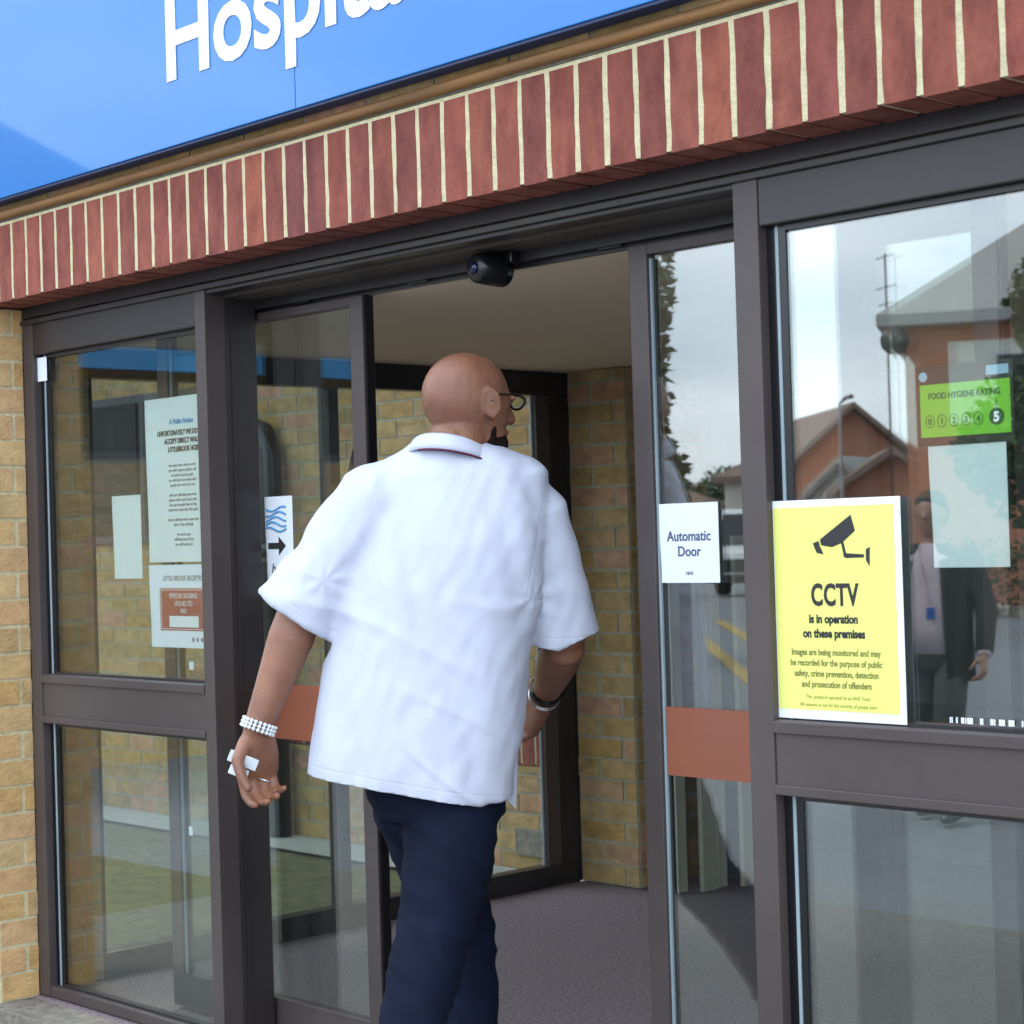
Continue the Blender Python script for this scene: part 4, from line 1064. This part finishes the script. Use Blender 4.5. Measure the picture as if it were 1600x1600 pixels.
for an, dirv, tip in ((anL, FF + RR * .2, 0), (anR, FF + RR * .15, 1)):
    bm = bmesh.new(); d = flat(dirv); sid = d.cross(UP)
    pts = []
    for (f, z, w, hh) in ((-.065, .050, .030, .045), (-.04, .055, .038, .055), (.02, .055, .040, .055), (.09, .040, .046, .038), (.16, .030, .044, .028), (.205, .024, .026, .018)):
        zz = z + (max(0, (.14 - f)) * .55 if tip else 0)
        c = Vector((an.x, an.y, 0)) + d * f + UP * zz; pts.append(super_ring(c, sid * w, UP * hh, 20, .8))
    ring_loft(bm, pts); obj('shoe', bm, M['shoe'], man, True)

# bracelet, rings, watch and the things in his hand
ad = (wrL - elL).normalized()
bm = bmesh.new(); sx = ad.cross(FF).normalized(); sy_ = ad.cross(sx)
for row in range(3):
    for k in range(22):
        a = 2 * math.pi * k / 22; ellipsoid(bm, wrL - ad * (.004 - .0075 * row) + sx * math.cos(a) * .034 + sy_ * math.sin(a) * .034, (sx * .0044, sy_ * .0044, ad * .0042), 8, 6)
obj('bracelet', bm, M['beads'], man, True)
ar_ = (wrR - elR).normalized(); sx = ar_.cross(UP).normalized(); sy_ = ar_.cross(sx)
bm = bmesh.new(); tube(bm, [wrR - ar_ * .035, wrR - ar_ * .018], .0375, 24); obj('watch', bm, M['black'], man, True)
bm = bmesh.new()
for o_ in (.0, -.008): 
    pts = [wrR - ar_ * (.004 + o_) + sx * math.cos(a) * .0355 + sy_ * math.sin(a) * .0355 for a in [2 * math.pi * k / 24 for k in range(25)]]
    tube(bm, pts, .0016, 6, cap=False)
obj('bangle', bm, M['silver'], man, True)
def slab(c, u, v, w, hu_, hv, hw, bev=.002):
    bm = bmesh.new(); box(bm, -hu_, hu_, -hv, hv, -hw, hw, bev)
    mm = Matrix((u, v, w)).transposed().to_4x4(); mm.translation = c; bmesh.ops.transform(bm, matrix=mm, verts=bm.verts); return bm
u_ = (at(402, 1194, Z0) - at(357, 1176, Z0)).normalized(); w_ = (FF - u_ * FF.dot(u_)).normalized(); v_ = w_.cross(u_)
tag(obj('card_wallet', slab(at(380, 1188, Z0 - .080), u_, v_, w_, .031, .0120, .004), M['card']), 'pale grey card held between his left thumb and fingers', 'card')
tag(obj('folded_ticket', slab(at(373, 1206, Z0 - .070), u_, v_, w_, .020, .0100, .003), M['paper_white']), 'small white folded slip under the card in his left hand', 'paper')
rc = at(413, 1219, Z0 - .055); bm = bmesh.new(); ru = (at(434, 1226, Z0) - at(396, 1212, Z0)).normalized()
tube(bm, [rc - ru * .014, rc + ru * .014], .0020, 8); obj('ring', bm, M['silver'], man, True)

# --- man in the dark suit, seen in the reflection
sp0 = mir(1468, 1200, 10.0); sp0.z = 0
v = (Vector((0, 2.9, 0)) - Vector((sp0.x, sp0.y, 0))).normalized()
sf = (v * math.cos(.35) + Vector((-v.y, v.x, 0)) * math.sin(.35)).normalized()
sr = sf.cross(UP).normalized()
suit = thing('person', 'man in a dark suit and pale open necked shirt, seen reflected in the right window', 'person', sp0)
def sp_(f, r_, z): return sp0 + sf * f + sr * r_ + UP * z
bm = bmesh.new()
ellipsoid(bm, sp_(.02, 0, 1.59), (sf * .095, sr * .075, UP * .10)); ellipsoid(bm, sp_(.05, 0, 1.545), (sf * .06, sr * .058, UP * .075)); ellipsoid(bm, sp_(.075, 0, 1.495), (sf * .025, sr * .028, UP * .025))
capsule(bm, sp_(.105, 0, 1.60), sp_(.125, 0, 1.565), .009, .013)
for s in (-1, 1): ellipsoid(bm, sp_(.01, s * .078, 1.57), (sf * .018, sr * .008, UP * .03))
tube(bm, [sp_(0, 0, 1.38), sp_(0, 0, 1.45), sp_(.01, 0, 1.54)], [.08, .06, .055], 18)
ring_loft(bm, [super_ring(sp_(0, 0, z), sr * w, sf * d, 24, .9) for z, w, d in ((.85, .14, .10), (1.1, .14, .10), (1.3, .17, .10), (1.40, .10, .07))])
arms = []
for s, el, wr in ((1, (-.02, .27, 1.08), (.10, .29, .85)), (-1, (-.06, -.27, 1.08), (.02, -.30, .84))):
    sh = sp_(0, s * .19, 1.36); e = sp_(*el); w = sp_(*wr); arms.append((s, sh, e, w))
    tube(bm, [sh, e, w], [.05, .04, .027], 14)
    hand(bm, w, (w - e).normalized(), -sr * s, sf, 1.0, (.4, .45, .5, .55))
for s, kn, an in ((1, (.12, .10, .48), (.04, .10, .08)), (-1, (.0, -.10, .48), (-.18, -.11, .10))):
    tube(bm, [sp_(0, s * .09, .9), sp_(*kn), sp_(*an)], [.075, .052, .036], 14)
obj('body', remesh(bm, .007, 4), M['skin_pale'], suit, True)
bm = bmesh.new(); ellipsoid(bm, sp_(.0, 0, 1.635), (sf * .100, sr * .082, UP * .075)); ellipsoid(bm, sp_(-.03, 0, 1.59), (sf * .075, sr * .082, UP * .09)); obj('hair', remesh(bm, .008, 3), M['hair'], suit, True)
bm = bmesh.new(); ring_loft(bm, [super_ring(sp_(.015, 0, z), sr * w, sf * d, 28, .9) for z, w, d in ((.86, .155, .125), (1.0, .155, .13), (1.2, .165, .125), (1.36, .15, .10), (1.43, .07, .07))])
pk = obj('shirt', bm, M['pink_shirt'], suit, True)
bm = bmesh.new()
n = 40
def jring(z, w, d, gap):
    out = []
    for k in range(n + 1):
        t = math.pi / 2 + gap + (2 * math.pi - 2 * gap) * k / n
        out.append(sp_(math.sin(t) * d, math.cos(t) * w, z))
    return out
js = [jring(z, w, d, g_) for z, w, d, g_ in ((.72, .205, .155, .55), (.95, .20, .155, .50), (1.15, .20, .15, .45), (1.30, .205, .13, .38), (1.38, .17, .105, .34), (1.43, .09, .085, .42))]
rs = [[bm.verts.new(p) for p in r] for r in js]
for a, b in zip(rs, rs[1:]):
    for i in range(n): bm.faces.new((a[i], a[i + 1], b[i + 1], b[i]))
for s, sh, e, w in arms:
    tube(bm, [sh + UP * .02 - sr * s * .03, sh, e, lerp(e, w, .92)], [.06, .072, .058, .046], 18)
bmesh.ops.recalc_face_normals(bm, faces=bm.faces)
jm = bpy.data.meshes.new('j'); bm.to_mesh(jm); bm.free()
jk = obj('jacket', shell(jm, .012), M['suit'], suit, True)
for s, sh, e, w in arms:
    bm = bmesh.new(); tube(bm, [lerp(e, w, .90), lerp(e, w, 1.0)], [.038, .036], 18); obj('cuff', bm, M['pink_shirt'], pk, True)
bm = bmesh.new()
ring_loft(bm, [super_ring(sp_(0, 0, z), sr * w, sf * d, 24, .9) for z, w, d in ((.78, .16, .12), (.90, .165, .125), (.98, .155, .12))])
for s, kn, an in ((1, (.12, .10, .48), (.04, .10, .06)), (-1, (.0, -.10, .48), (-.18, -.11, .08))):
    tube(bm, [sp_(0, s * .085, .86), sp_(*kn), sp_(*an)], [.095, .078, .065], 18)
obj('trousers', bm, M['suit_trouser'], suit, True)
for an in ((.04, .10), (-.18, -.11)):
    bm = bmesh.new(); ring_loft(bm, [super_ring(sp_(an[0] + f, an[1], z), sr * w, UP * hh, 16, .8) for f, z, w, hh in ((-.06, .045, .03, .042), (.03, .05, .042, .05), (.12, .03, .045, .03), (.19, .022, .025, .018))]); obj('shoe', bm, M['shoe'], suit, True)
bm = bmesh.new(); tube(bm, [sp_(.09, -.04, 1.42), sp_(.150, -.01, 1.25), sp_(.155, .03, 1.10)], .005, 6); obj('lanyard', bm, M['pink_shirt'], suit)
obj('badge', slab(sp_(.160, .035, 1.07), sr, UP, sf, .022, .030, .003), M['badge'], suit)

for o in list(COL.objects):
    if o.parent is None and o.name.split('.')[0] in ('hipped_house', 'gabled_house', 'brown_roofed_house', 'low_gabled_house', 'small_brick_house', 'distant_house',
            'roof_aerial', 'street_lamp', 'satellite_dish', 'parked_van', 'columnar_tree', 'garden_tree', 'far_tree', 'round_tree', 'garden_hedge', 'kerb', 'yellow_line'):
        o.location.z -= DROP
suit.location.z -= DROP
for o in list(bpy.data.objects):
    if '_rot' in o: del o['_rot']
